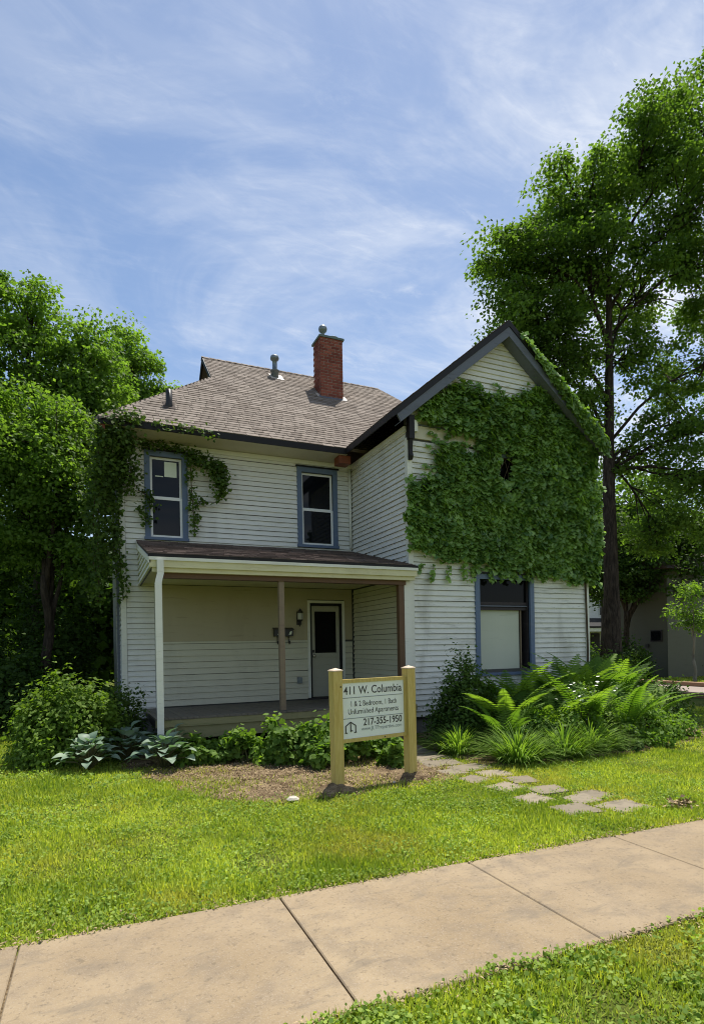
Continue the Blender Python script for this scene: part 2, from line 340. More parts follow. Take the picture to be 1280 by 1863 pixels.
MAT['weed'] = leafmat('weed leaf', (0.085, 0.165, 0.030), (0.220, 0.340, 0.060), 0.42)
MAT['hosta'] = leafmat('hosta leaf', (0.13, 0.205, 0.145), (0.32, 0.40, 0.29), 0.25, 0.5, 0.3, (1.2, 1.6, 0.7))
MAT['fern'] = leafmat('fern frond', (0.080, 0.165, 0.026), (0.250, 0.380, 0.060), 0.46)
MAT['lily'] = leafmat('daylily blade', (0.105, 0.200, 0.036), (0.270, 0.390, 0.075), 0.42)
MAT['grass'] = leafmat('grass blade', (0.165, 0.265, 0.024), (0.660, 0.740, 0.140), 0.44, 0.6, 0.15, (1.6, 1.5, 0.5), ((0.52, 0.44, 0.12), 0.75, 0.48, 0.68, 0.45))  # wide tint range puts lit and dark blades into the colour
MAT['clover'] = leafmat('clover leaf', (0.10, 0.185, 0.026), (0.40, 0.51, 0.11), 0.38, 0.6, 0.12)
x = M_('painted dark hollow', 0.9, 0); x.col((0.01, 0.01, 0.01)); MAT['void'] = x.m  # flat near-black for unlit rooms and the hollow below the porch

# ================================================================== GROUND
def sheet(name, poly, z, mat, **k):
    m = MB(); m.add([(px, py, z) for px, py in poly], [tuple(range(len(poly)))]); o = m.build(name, mat); return tag(o, kind='structure', **k)
g = MB(); xs = [-700, -200, -60, -20, -8, 0, 8, 20, 60, 200, 700]; ys = [-300, -60, -10, 0, 8, 16, 40, 120, 400, 1200]
g.v = [(a, b, 0) for b in ys for a in xs]; nx = len(xs)
g.f = [(j * nx + i, j * nx + i + 1, (j + 1) * nx + i + 1, (j + 1) * nx + i) for j in range(len(ys) - 1) for i in range(nx - 1)]
tag(g.build('ground', MAT['turf']), 'green lawn ground spreading round the house', 'ground', kind='structure')
def ragged(poly, step=0.12, amp=0.07):
    o = []
    for i in range(len(poly)):
        a = Vector(poly[i]); b = Vector(poly[(i + 1) % len(poly)]); n = max(1, int((b - a).length / step))
        for k in range(n):
            p = a.lerp(b, k / n); o.append((p.x + random.uniform(-amp, amp), p.y + random.uniform(-amp, amp)))
    return o
BED_L = [(0.25, 8.45), (0.75, 6.9), (1.25, 5.95), (1.65, 5.72), (2.3, 5.66), (3.5, 5.66), (4.05, 5.85), (4.2, 6.6), (4.35, 7.4), (5.1, 8.9), (0.3, 9.2)]
BED_R = [(4.55, 6.35), (4.8, 5.98), (5.8, 5.80), (7.4, 6.0), (9.4, 6.4), (10.6, 7.6), (10.2, 9.0), (5.2, 9.0), (4.6, 7.3)]
sheet('soil_bed', ragged(BED_L), 0.006, MAT['soil'], label='bare dry soil and mulch bed around the sign posts', cat='soil bed')
sheet('soil_bed', ragged(BED_R), 0.006, MAT['soil'], label='planted soil bed in front of the ivy covered wing', cat='soil bed')

# sidewalk: slabs with open joints
sw = thing('sidewalk', (2.0, 2.9, 0), 'tan concrete sidewalk crossing the foreground', 'sidewalk', kind='structure')
joints = [-4.65, -3.24, -1.83, -0.42, 1.02, 2.42, 3.80, 5.20, 6.62, 8.03, 9.44, 10.85]
for a, b in zip(joints[:-1], joints[1:]):
    gp = 0.0045; bv = 0.006; zt = 0.018 + random.uniform(-0.004, 0.004); tl = random.uniform(-0.004, 0.004)
    a += gp; b -= gp; far = lambda X: 3.58 - 0.028 * X; near = lambda X: 2.32 - 0.022 * X
    m = MB()
    lo = [(a, near(a), -0.1), (b, near(b), -0.1), (b, far(b), -0.1), (a, far(a), -0.1)]
    mid = [(p[0], p[1], zt - bv + (tl if i in (1, 2) else 0)) for i, p in enumerate(lo)]
    cx_, cy_ = (a + b) / 2, (near(a) + far(b)) / 2
    top = [(p[0] - bv * np.sign(p[0] - cx_), p[1] - bv * np.sign(p[1] - cy_), p[2] + bv) for p in mid]
    m.v = lo + mid + top
    m.f = [(3, 2, 1, 0)] + [(i, (i + 1) % 4, 4 + (i + 1) % 4, 4 + i) for i in range(4)] + [(4 + i, 4 + (i + 1) % 4, 8 + (i + 1) % 4, 8 + i) for i in range(4)] + [(8, 9, 10, 11)]
    m.build('slab', MAT['concrete'], sw)
# soil showing in the joints
m = MB(); m.add([(joints[0], 2.50, 0.0045), (joints[-1], 2.2, 0.0045), (joints[-1], 3.2, 0.0045), (joints[0], 3.6, 0.0045)], [(0, 1, 2, 3)]); m.build('joint_soil', MAT['soil'], sw)

# side street on the right, its kerb, seen past the plants
sheet('street', [(15.4, -40), (18.6, -40), (18.6, 90), (15.4, 90)], 0.006, MAT['street'], label='pale side street seen past the plants at right', cat='street')
tag(MB().box(18.6, 18.95, -40, 90, -0.05, 0.14).build('kerb', MAT['kerb']), 'reddish brown kerb along the far side of the street', 'kerb', kind='structure')
tag(MB().box(15.05, 15.4, -40, 90, -0.05, 0.12).build('kerb', MAT['kerb']), 'kerb along the near side of the street', 'kerb', kind='structure')

# footpath of pavers
fp = thing('footpath', (4.3, 5.2, 0), 'stepping path of flat tan pavers sunk into the grass', 'footpath', kind='structure')
for px, py, w, d, a in ((4.02, 4.66, .36, .34, 8), (4.14, 4.20, .42, .34, -4), (4.60, 4.05, .46, .34, 6), (4.42, 4.88, .36, .32, -6), (4.10, 5.20, .36, .34, 10), (4.72, 4.52, .34, .32, 3),
                        (4.46, 5.36, .34, .34, -8), (4.46, 4.44, .34, .28, -2), (4.36, 6.22, .46, .36, 5), (4.02, 5.66, .34, .34, 14), (4.40, 5.80, .38, .36, -5), (4.02, 6.10, .30, .32, 8), (4.18, 6.66, .56, .38, -6), (4.22, 7.1, .60, .40, 4), (4.22, 7.55, .6, .40, -3), (4.3, 8.0, .62, .40, 2), (4.3, 8.45, .6, .40, -3)):
    m = MB(); poly = []
    for sx, sy in ((-1, -1), (0, -1.03), (1, -1), (1.02, 0), (1, 1), (0, 1.02), (-1, 1), (-1.02, 0)):
        x0, y0 = sx * w * .52 * random.uniform(.84, 1.08), sy * d * .52 * random.uniform(.82, 1.08)
        poly.append((px + x0 * math.cos(R(a)) - y0 * math.sin(R(a)), py + x0 * math.sin(R(a)) + y0 * math.cos(R(a)), -0.03))
    m.prism(poly, (0, 0, 0.036 + random.uniform(0, .010))); m.build('paver', MAT['paver'], fp)

# ================================================================== HOUSE
H = thing('house', (4.9, 9.2, 0), 'old two storey white clapboard house with ivy wing, hipped roof and porch', 'house')
XA0, XA1, YA = 0.42, 5.14, 11.60       # main front wall
XB0, XB1, YB = 5.14, 9.36, 9.10        # wing front wall
YBK = 17.9; ZE = 5.55                  # back wall, soffit height
APX, APZ = 7.25, 7.60                  # gable wall apex
EXPO = 0.1

def wall_cells(m, axis, c0, c1, u0, u1, z0, z1, holes):
    us = sorted({u0, u1, *[h[0] for h in holes], *[h[1] for h in holes]}); zs = sorted({z0, z1, *[h[2] for h in holes], *[h[3] for h in holes]})
    for i in range(len(us) - 1):
        for j in range(len(zs) - 1):
            um, zm = (us[i] + us[i + 1]) / 2, (zs[j] + zs[j + 1]) / 2
            if any(h[0] < um < h[1] and h[2] < zm < h[3] for h in holes): continue
            if axis == 'X': m.box(us[i], us[i + 1], c0, c1, zs[j], zs[j + 1])
            else: m.box(c0, c1, us[i], us[i + 1], zs[j], zs[j + 1])
CLAP = {}
def clap_mesh(mat, expo):
    k = (mat, expo)
    if k not in CLAP:
        m = MB(); t = 0.034; u = 0.008
        m.hexa([(0, -t, 0), (1, -t, 0), (1, -0.001, 0), (0, -0.001, 0), (0, -u, expo - .006), (1, -u, expo - .006), (1, -0.001, expo - .006), (0, -0.001, expo - .006)])  # top stops short, baring the dark sheathing as a painted shadow line
        me = m.mesh('clapboard'); me.materials.append(MAT[mat]); CLAP[k] = me
    return CLAP[k]
def clap(parent, u0, u1, z, axis, c, sgn, mat, expo=EXPO):
    if u1 - u0 < 0.04: return
    o = bpy.data.objects.new('clapboard', clap_mesh(mat, expo)); put(o, parent)
    jig = random.uniform(-.0025, .0025); tilt = random.uniform(-.0012, .0012)
    if axis == 'X': o.location = (u0, c, z + jig); o.rotation_euler = (0, tilt, 0)
    else:
        if sgn < 0: o.location = (c, u1, z + jig); o.rotation_euler = (0, 0, R(-90))
        else: o.location = (c, u0, z + jig); o.rotation_euler = (0, 0, R(90))
    o.scale = (u1 - u0, 1, 1)
def clap_rows(parent, axis, c, sgn, u0, u1, z0, z1, holes, mat, lim=None, expo=EXPO):
    z = z0
    while z < z1 - 0.03:
        a, b = u0, u1
        if lim: a, b = lim(z + expo * .75, a, b)
        segs = [(a, b)]
        for h in holes:
            if h[2] - expo * .6 < z + expo * .3 and z + expo * .4 < h[3]:
                ns = []
                for s0, s1 in segs:
                    if h[1] <= s0 or h[0] >= s1: ns.append((s0, s1)); continue
                    if h[0] > s0: ns.append((s0, h[0]))
                    if h[1] < s1: ns.append((h[1], s1))
                segs = ns
        for s0, s1 in segs:
            # long boards are pieced
            if s1 - s0 > 3.2 and random.random() < .6:
                q = random.uniform(s0 + 1, s1 - 1); clap(parent, s0, q - .002, z, axis, c, sgn, mat, expo); clap(parent, q + .002, s1, z, axis, c, sgn, mat, expo)
            else: clap(parent, s0, s1, z, axis, c, sgn, mat, expo)
        z += expo

# openings (outer casing bounds)
WIN_L = (0.84, 1.63, 3.74, 5.39); WIN_R = (3.87, 4.78, 3.76, 5.40); DOOR = (4.05, 4.90, 0.50, 2.58)
WIN_B = (6.53, 7.93, 1.04, 2.93); WIN_I = (6.85, 7.75, 3.75, 5.30)
def inner(h, w=.10): return (h[0] + w, h[1] - w, h[2] + w * .6, h[3] - w)
# main front wall
m = MB(); wall_cells(m, 'X', YA, YA + .12, XA0, XA1, 0.25, ZE, [inner(WIN_L), inner(WIN_R), (DOOR[0] + .06, DOOR[1] - .06, .45, 2.52)])
wA = m.build('wall', MAT['shadow_sheath'], H)
clap_rows(wA, 'X', YA, -1, XA0 + .07, XA1 - .03, 3.40, ZE - .02, [WIN_L, WIN_R], 'siding')
clap_rows(wA, 'X', YA, -1, XA0 + .07, 0.98, 0.30, 3.40, [], 'siding')
clap_rows(wA, 'X', YA, -1, 1.03, XA1 - .06, 0.50, 1.70, [DOOR], 'shaded_siding', expo=.12)
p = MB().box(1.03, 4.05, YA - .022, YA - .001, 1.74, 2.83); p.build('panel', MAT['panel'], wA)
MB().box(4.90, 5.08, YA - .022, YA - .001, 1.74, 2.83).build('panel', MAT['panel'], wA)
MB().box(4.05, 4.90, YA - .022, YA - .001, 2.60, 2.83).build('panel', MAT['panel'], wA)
MB().box(1.03, 4.04, YA - .03, YA - .002, 1.700, 1.738).build('rail', MAT['shaded_siding'], wA)
MB().box(XA0 - .03, XA0 + .065, YA - .035, YA + .06, 0.25, ZE - .004).build('corner_board', MAT['trim_white'], wA)
MB().box(0.985, 1.025, YA - .035, YA - .001, 0.3, 2.83).build('corner_board', MAT['trim_white'], wA)
MB().box(XA0 - .04, XA1 - .002, YA - .05, YA - .002, ZE - .09, ZE - .003).build('frieze_board', MAT['trim_white'], wA)
MB().tube([(XA1 - .07, YA - .06, ZE - .1), (XA1 - .07, YA - .06, 3.72)], .03, 8).build('downpipe', MAT['trim_white'], wA, True)
# left side wall, seen edge on
m = MB(); wall_cells(m, 'Y', XA0, XA0 + .12, YA + .12, YBK, 0.25, ZE, []); wL = m.build('wall', MAT['shadow_sheath'], H)
clap_rows(wL, 'Y', XA0, -1, YA + .06, YA + 3.2, 0.30, ZE - .02, [], 'siding')
MB().box(XA0 - .075, XA0 - .028, YA + .9, YA + 1.0, 0.3, 5.4).build('downpipe', MAT['trim_grey'], wL)
MB().box(XA0 - .03, XA0 - .001, YA + 3.22, YBK, 0.3, ZE - .01).build('panel', MAT['siding'], wL)
# return wall of the wing
m = MB(); wall_cells(m, 'Y', XB0, XB0 + .12, YB + .12, YA, 0.25, ZE, []); wR = m.build('wall', MAT['shadow_sheath'], H)
clap_rows(wR, 'Y', XB0, -1, YB + .05, YA - .03, 3.02, ZE - .02, [], 'siding')
clap_rows(wR, 'Y', XB0, -1, YB + .05, YA - .03, 0.52, 2.82, [], 'shaded_siding')
MB().box(XB0 - .05, XB0 - .002, YB + .03, YA - .05, ZE - .10, ZE - .003).build('frieze_board', MAT['trim_white'], wR)
# wing front wall with gable
m = MB(); wall_cells(m, 'X', YB, YB + .12, XB0, XB1, 0.25, ZE, [inner(WIN_B), inner(WIN_I)])
m.prism([(XB0, YB, ZE), (XB1, YB, ZE), (XB1, YB, 5.83), (APX, YB, APZ), (XB0, YB, 5.83)], (0, .12, 0))
wB = m.build('wall', MAT['shadow_sheath'], H)
def gl(z, a, b):
    if z < 5.83: return a, b
    t = (z - 5.83) / (APZ - 5.83); return max(a, XB0 + t * (APX - XB0)), min(b, XB1 - t * (XB1 - APX))
clap_rows(wB, 'X', YB, -1, XB0 + .075, XB1 - .075, 0.30, 5.30, [WIN_B, WIN_I], 'siding_worn')
clap_rows(wB, 'X', YB, -1, XB0 + .02, XB1 - .02, 5.60, APZ - .03, [], 'siding', lim=gl)
MB().box(XB0 - .002, XB1 + .002, YB - .04, YB - .001, 5.33, 5.56).build('belt_board', MAT['soffit'], wB)
MB().box(XB0 - .03, XB1 + .03, YB - .06, YB - .001, 5.562, 5.592).build('drip_cap', MAT['trim_grey'], wB)
MB().box(XB0 - .03, XB0 + .07, YB - .035, YB + .06, 0.25, 5.325).build('corner_board', MAT['trim_white'], wB)
MB().box(XB1 - .07, XB1 + .03, YB - .035, YB + .06, 0.25, 5.325).build('corner_board', MAT['trim_white'], wB)
# right and back walls
m = MB(); wall_cells(m, 'Y', XB1 - .12, XB1, YB + .12, YBK, 0.25, ZE, []); wX = m.build('wall', MAT['shadow_sheath'], H)
MB().box(XB1 + .001, XB1 + .02, YB + .06, YBK, 0.3, ZE - .01).build('panel', MAT['siding'], wX)
MB().box(XA0 + .12, XB1 - .12, YBK - .12, YBK, 0.25, ZE).build('wall', MAT['siding'], H)
f = MB().box(XA0 + .03, XA1 - .03, YA + .03, YBK - .03, -.1, .249).box(XB0 + .03, XB1 - .03, YB + .03, YA + .02, -.1, .247)
f.build('foundation', MAT['foundation'], H)

# windows
def casing(win, h, y, mat, w=.10, proj=.045, sill=True):
    x0, x1, z0, z1 = h
    MB().box(x0, x0 + w, y - proj, y + .02, z0, z1 - w).build('casing', mat, win)
    MB().box(x1 - w, x1, y - proj, y + .02, z0, z1 - w).build('casing', mat, win)
    MB().box(x0, x1, y - proj - .003, y + .02, z1 - w, z1).build('casing', mat, win)
    MB().box(x0 - .03, x1 + .03, y - proj - .035, y + .02, z1 + .001, z1 + .028).build('drip_cap', MAT['black_trim'], win)
    if sill: MB().box(x0 - .015, x1 + .015, y - proj - .03, y + .05, z0 - .055, z0 - .001).build('sill', mat, win)
def sash_window(h, y, paper=False):
    x0, x1, z0, z1 = h; i = (x0 + .10, x1 - .10, z0 + .0, z1 - .10)
    o = MB().box(i[0], i[1], y + .085, y + .095, i[2], i[3]).build('window', MAT['void'], H)
    casing(o, h, y, MAT['trim_blue'])
    zm = (i[2] + i[3]) / 2; fw = .045
    def sash(a, b, yy):
        s = MB().box(i[0], i[0] + fw, yy, yy + .035, a, b).box(i[1] - fw, i[1], yy, yy + .035, a, b).box(i[0] + fw, i[1] - fw, yy + .001, yy + .034, a, a + fw).box(i[0] + fw, i[1] - fw, yy + .001, yy + .034, b - fw, b)
        s.build('sash', MAT['vinyl'], o)
        MB().box(i[0] + fw, i[1] - fw, yy + .014, yy + .02, a + fw, b - fw).build('pane', MAT['glass'], o)
    sash(i[2], zm, y - .005); sash(zm - .02, i[3], y + .035)
    if paper:
        MB().box(i[0] + .27, i[1] - .09, y + .044, y + .047, i[3] - .36, i[3] - .07).build('paper_note', MAT['paper'], o)
        MB().box(i[0] + .10, i[0] + .25, y + .044, y + .047, i[3] - .37, i[3] - .35).build('paper_note', MAT['paper'], o)
    return o
sash_window(WIN_L, YA, True); wr = sash_window(WIN_R, YA)
# blue-framed ground floor window with a drawn shade
o = MB().box(WIN_B[0] + .1, WIN_B[1] - .1, YB + .20, YB + .21, 1.04, 2.85).build('window', MAT['void'], H)
casing(o, WIN_B, YB, MAT['trim_blue'], .10, .05)
MB().box(WIN_B[0] + .10, WIN_B[0] + .13, YB + .02, YB + .19, 1.04, 2.83).build('jamb', MAT['trim_blue'], o)
MB().box(WIN_B[1] - .13, WIN_B[1] - .10, YB + .02, YB + .19, 1.04, 2.83).build('jamb', MAT['dark_wood'], o)
MB().box(WIN_B[0] + .13, WIN_B[1] - .13, YB + .05, YB + .056, 2.40, 2.83).build('pane', MAT['dark_glass'], o)
MB().box(WIN_B[0] + .13, WIN_B[1] - .13, YB + .03, YB + .10, 2.345, 2.40).build('rail', MAT['dark_wood'], o)
MB().box(WIN_B[0] + .13, WIN_B[1] - .13, YB + .015, YB + .09, 2.312, 2.335).build('rail', MAT['trim_grey'], o)
MB().box(WIN_B[0] + .13, WIN_B[1] - .13, YB + .04, YB + .10, 2.245, 2.300).build('rail', MAT['dark_wood'], o)
sh = MB(); ns = 14
for k in range(ns):
    a = WIN_B[0] + .14 + k * (.99 / ns); b = a + .99 / ns
    ya, yb = YB + .105 + .004 * math.sin(k * .8), YB + .105 + .004 * math.sin((k + 1) * .8)
    sh.add([(a, ya, 1.10), (b, yb, 1.10), (b, yb, 2.245), (a, ya, 2.245)], [(0, 1, 2, 3)])
sh.build('shade', MAT['shade'], o); MB().box(WIN_B[0] + .14, WIN_B[0] + 1.13, YB + .098, YB + .103, 1.085, 1.115).build('shade_bar', MAT['shade'], o)
MB().box(WIN_B[0] + 1.145, WIN_B[0] + 1.165, YB + .07, YB + .10, 1.06, 2.245).build('stop_bead', MAT['post'], o)
MB().box(WIN_B[0] + .13, WIN_B[1] - .13, YB + .03, YB + .10, 1.04, 1.075).build('rail', MAT['trim_blue'], o)
# upper wing window almost hidden in ivy
o = MB().box(WIN_I[0] + .1, WIN_I[1] - .1, YB + .10, YB + .11, WIN_I[2], WIN_I[3] - .1).build('window', MAT['void'], H)
casing(o, WIN_I, YB, MAT['trim_blue'])
MB().box(WIN_I[0] + .1, WIN_I[1] - .1, YB + .03, YB + .036, WIN_I[2] + .02, WIN_I[3] - .11).build('pane', MAT['dark_glass'], o)
MB().box(WIN_I[0] + .1, WIN_I[1] - .1, YB + .005, YB + .05, 4.46, 4.50).build('rail', MAT['vinyl'], o)

# door
d = MB().box(DOOR[0] + .105, DOOR[1] - .105, YA + .05, YA + .09, .52, 2.47).build('door', MAT['door'], H)
x0, x1 = DOOR[0] + .105, DOOR[1] - .105
for a, b, c0, c1 in ((x0, x0 + .075, .53, 2.46), (x1 - .075, x1, .53, 2.46), (x0 + .075, x1 - .075, 2.35, 2.46), (x0 + .075, x1 - .075, .53, .72), (x0 + .075, x1 - .075, 1.36, 1.46)):
    MB().box(a, b, YA + .028, YA + .049, c0, c1).build('door_rail', MAT['door'], d)
MB().box(x0 + .075, x1 - .075, YA + .036, YA + .044, 1.46, 2.35).build('pane', MAT['dark_glass'], d)
MB().box(x0 + .075, x1 - .075, YA + .04, YA + .0495, .72, 1.36).build('door_panel', MAT['door'], d)
MB().lathe((0, 0, 0), [(.012, 0), (.012, .03), (.03, .04), (.034, .055), (.026, .07), (.004, .074)], 12)
k = MB().lathe((0, 0, 0), [(.012, 0), (.012, .03), (.03, .04), (.034, .055), (.026, .07), (.004, .074)], 12).build('knob', MAT['knob'], d, True)
k.location = (x0 + .04, YA + .028, 1.40); k.rotation_euler = (R(90), 0, 0)
MB().box(x0 + .015, x0 + .06, YA + .012, YA + .027, 1.47, 1.53).build('lock', MAT['black_metal'], d)
fr = MB().box(DOOR[0], DOOR[0] + .055, YA - .04, YA + .01, .5, 2.58).box(DOOR[1] - .055, DOOR[1], YA - .04, YA + .01, .5, 2.58).box(DOOR[0] + .055, DOOR[1] - .055, YA - .041, YA + .01, 2.525, 2.58)
fr.build('door_frame', MAT['trim_white'], d)
MB().box(DOOR[0] + .055, DOOR[0] + .10, YA - .01, YA + .10, .5, 2.52).box(DOOR[1] - .10, DOOR[1] - .055, YA - .01, YA + .10, .5, 2.52).box(DOOR[0] + .1, DOOR[1] - .1, YA - .01, YA + .10, 2.475, 2.52).build('door_stop', MAT['black_trim'], d)
MB().box(DOOR[0] - .02, DOOR[1] + .02, YA - .10, YA + .10, .47, .515).build('threshold', MAT['dark_wood'], d)

# ---------------------------------------------------------------- roofs
EY, EZ, PM = 10.95, 5.68, 0.85         # main eave line, top height, pitch
RY, RX0, RX1 = 14.80, 2.50, 7.40; RZ = EZ + PM * (RY - EY)
EX0, EX1 = 0.06, 9.74; GZ = EZ + PM * 2.62; GYF = EY + 2.62; GYB = 2 * RY - GYF
BYK = 2 * RY - EY
roof = MB()
def slab(m, poly, t=.05):
    p = [Vector(v) for v in poly]; n = (p[1] - p[0]).cross(p[2] - p[0]).normalized()
    if n.z < 0: n = -n
    m.prism(p, n * -t)
slab(roof, [(EX0, EY, EZ), (EX1, EY, EZ), (RX1, RY, RZ), (RX0, RY, RZ), (RX0, GYF, GZ)])
slab(roof, [(EX0, BYK, EZ), (EX1, BYK, EZ), (RX1, RY, RZ), (RX0, RY, RZ), (RX0, GYB, GZ)])
slab(roof, [(EX0, EY, EZ), (EX0, BYK, EZ), (RX0, GYB, GZ), (RX0, GYF, GZ)])
slab(roof, [(EX1, EY, EZ), (EX1, BYK, EZ), (RX1, RY, RZ)])
rf = roof.build('roof', MAT['shingle'], H)
# gablet wall on the left end, under the overhanging ridge
gb = MB().prism([(RX0 + .16, GYF - .02, GZ - .1), (RX0 + .16, GYB + .02, GZ - .1), (RX0 + .16, RY, RZ - .06)], (.05, 0, 0)); gb.build('gablet', MAT['post'], rf)
for s in (-1, 1):
    y0 = GYF if s < 0 else GYB
    MB().prism([(RX0 - .012, y0, GZ - .02), (RX0 - .012, RY, RZ + .015), (RX0 - .012, RY, RZ - .12), (RX0 - .012, y0 - s * .12, GZ - .02)], (.03, 0, 0)).build('bargeboard', MAT['black_trim'], rf)
# shingle courses, tab by tab
def shingles(name, parent, org, u, v, n, vlen, urange, expo, tabw, mat, thick=.013):
    m = MB(); tint = []
    org, u, v, n = Vector(org), Vector(u), Vector(v), Vector(n); k = 0; d = 0.0
    while d < vlen - .02:
        a, b = urange(d + expo * .5); off = random.uniform(0, tabw)
        t = a - off
        while t < b:
            w = tabw * random.uniform(.82, 1.18); s, e = max(t, a), min(t + w, b)
            if e - s > .015:
                g_ = .004; j = random.uniform(-.006, .006); th = thick + random.uniform(-.002, .004)
                p = lambda uu, dd, h: org + u * uu + v * dd + n * h
                de = min(d + expo + .03, vlen)
                m.hexa([p(s + g_, d + j, .002), p(e - g_, d + j, .002), p(e - g_, de, .001), p(s + g_, de, .001), p(s + g_, d + j, th), p(e - g_, d + j, th), p(e - g_, de, .003), p(s + g_, de, .003)])
                tint += [random.random()] * 8
            t += w
        d += expo; k += 1
    me = m.mesh(name); me.materials.append(mat)
    at = me.attributes.new('tint', 'FLOAT', 'POINT'); at.data.foreach_set('value', tint)
    o = put(bpy.data.objects.new(name, me), parent); o['kind'] = 'stuff'; return o
ln = math.hypot(1, PM); vl = (RY - EY) * ln
def ur(d):
    q = d / ln
    a = EX0 + min(q / 2.62, 1) * (RX0 - EX0)
    b = EX1 - q / (RY - EY) * (EX1 - RX1)
    return a, b
shingles('shingles', rf, (0, EY, EZ), (1, 0, 0), (0, 1 / ln, PM / ln), (0, -PM / ln, 1 / ln), vl, ur, .125, .26, MAT['shingle'])
# left slope shingles
lm = (GZ - EZ) / (RX0 - EX0); l2 = math.hypot(1, lm)
def ul(d):
    q = d / l2 / (RX0 - EX0); return EY + q * (GYF - EY), BYK - q * (BYK - GYB)
shingles('shingles', rf, (EX0, 0, EZ), (0, 1, 0), (1 / l2, 0, lm / l2), (-lm / l2, 0, 1 / l2), (RX0 - EX0) * l2, ul, .125, .26, MAT['shingle'])
# hip and ridge caps
for a, b in (((EX0 - .01, EY - .01, EZ + .01), (RX0, GYF, GZ + .015)), ((RX0 - .02, RY, RZ + .012), (RX1, RY, RZ + .012)), ((RX1, RY, RZ + .012), (EX1, EY, EZ + .012))):
    a, b = Vector(a), Vector(b); n = int((b - a).length / .2); m = MB(); tint = []
    for i in range(n):
        p, q = a.lerp(b, i / n), a.lerp(b, (i + 1.25) / n if i < n - 1 else 1); t = (q - p).normalized(); s = t.cross(Vector((0, 0, 1))).normalized() * .10
        dn = Vector((0, 0, -.072)); up = Vector((0, 0, .010))
        m.add([p - s + dn + up, p + up, p + s + dn + up, q - s + dn, q, q + s + dn], [(0, 1, 4, 3), (1, 2, 5, 4), (0, 2, 1)]); tint += [random.random()] * 6
    me = m.mesh('ridge_caps'); me.materials.append(MAT['shingle']); at = me.attributes.new('tint', 'FLOAT', 'POINT'); at.data.foreach_set('value', tint)
    put(bpy.data.objects.new('ridge_caps', me), rf)['kind'] = 'stuff'
# eaves of the main roof: black edge, soffit
MB().box(EX0 - .015, 4.74, EY - .022, EY - .001, EZ - .125, EZ - .012).build('fascia', MAT['black_trim'], rf)
MB().box(EX0 - .018, EX0 + .004, EY, BYK, EZ - .16, EZ - .03).build('fascia', MAT['black_trim'], rf)
MB().box(EX0 + .01, 4.76, EY + .001, YA + .02, ZE + .004, ZE + .02).build('soffit', MAT['soffit'], rf)
MB().box(EX0 + .01, XA0 + .02, YA + .021, BYK - .6, ZE + .004, ZE + .02).build('soffit', MAT['soffit'], rf)
MB().box(EX0 + .012, EX0 + .10, EY + .004, EY + .05, ZE - .10, ZE + .002).build('eave_end', MAT['rust'], rf)
# wing roof
WX0, WX1, WY0 = 4.75, 9.75, 8.85; WEZ, WAZ = 5.70, 7.76; WPM = (WAZ - WEZ) / (APX - WX0)
m = MB(); slab(m, [(WX0, WY0, WEZ), (WX0, 11.9, WEZ), (APX, 13.9, WAZ), (APX, WY0, WAZ)]); slab(m, [(WX1, WY0, WEZ), (WX1, 11.9, WEZ), (APX, 13.9, WAZ), (APX, WY0, WAZ)])
wf = m.build('roof', MAT['shingle_dark'], H)
lw = math.hypot(1, WPM)
shingles('shingles', wf, (WX0, 0, WEZ), (0, 1, 0), (1 / lw, 0, WPM / lw), (-WPM / lw, 0, 1 / lw), (APX - WX0) * lw, lambda d: (WY0 - .02, 11.7 + d * .55), .125, .26, MAT['shingle_dark'])
shingles('shingles', wf, (WX1, 0, WEZ), (0, 1, 0), (-1 / lw, 0, WPM / lw), (WPM / lw, 0, 1 / lw), (APX - WX0) * lw, lambda d: (WY0 - .02, 11.7 + d * .55), .125, .26, MAT['shingle_dark'])
# rake: dark edge then grey bargeboards
for s in (-1, 1):
    ex = WX0 if s < 0 else WX1
    n = lambda z: z
    P = lambda t, off, y: (ex + (APX - ex) * t, y, WEZ + (WAZ - WEZ) * t - off)
    MB().prism([P(-.01, .012, WY0 - .03), P(1, .012, WY0 - .03), P(1, .125, WY0 - .03), P(-.01, .125, WY0 - .03)], (0, .028, 0)).build('rake_edge', MAT['black_trim'], wf)
    MB().prism([P(.02, .128, WY0 - .015), P(1, .128, WY0 - .015), P(1, .31, WY0 - .015), P(.05, .31, WY0 - .015)], (0, .035, 0)).build('bargeboard', MAT['trim_grey'], wf)
    MB().prism([P(.05, .30, WY0 + .021), P(1, .30, WY0 + .021), P(1, .315, WY0 + .021), P(.05, .315, WY0 + .021)], (0, YB - WY0 - .05, 0)).build('soffit', MAT['trim_grey'], wf)
    xx = sorted((ex, ex - s * .022)); 
    MB().box(ex - .022 if s < 0 else ex, ex if s < 0 else ex + .022, WY0, 11.2, WEZ - .13, WEZ - .02).build('fascia', MAT['black_trim'], wf)
    a, b = (WX0 + .01, XB0 - .002) if s < 0 else (XB1 + .002, WX1 - .01)
    MB().box(a, b, WY0 + .03, YA + .02 if s > 0 else EY + .3, ZE - .002, ZE + .018).build('soffit', MAT['soffit'], wf)
    for t in (.30, .55, .88):
        q = P(t, .22, WY0 - .022); MB().lathe((0, 0, 0), [(.004, 0), (.02, .002), (.02, .01), (.004, .014)], 8).build('bolt', MAT['black_metal'], wf).matrix_world = Matrix.Identity(4)
        bo = wf.children[-1]; bo.location = q; bo.rotation_euler = (R(90), 0, 0)
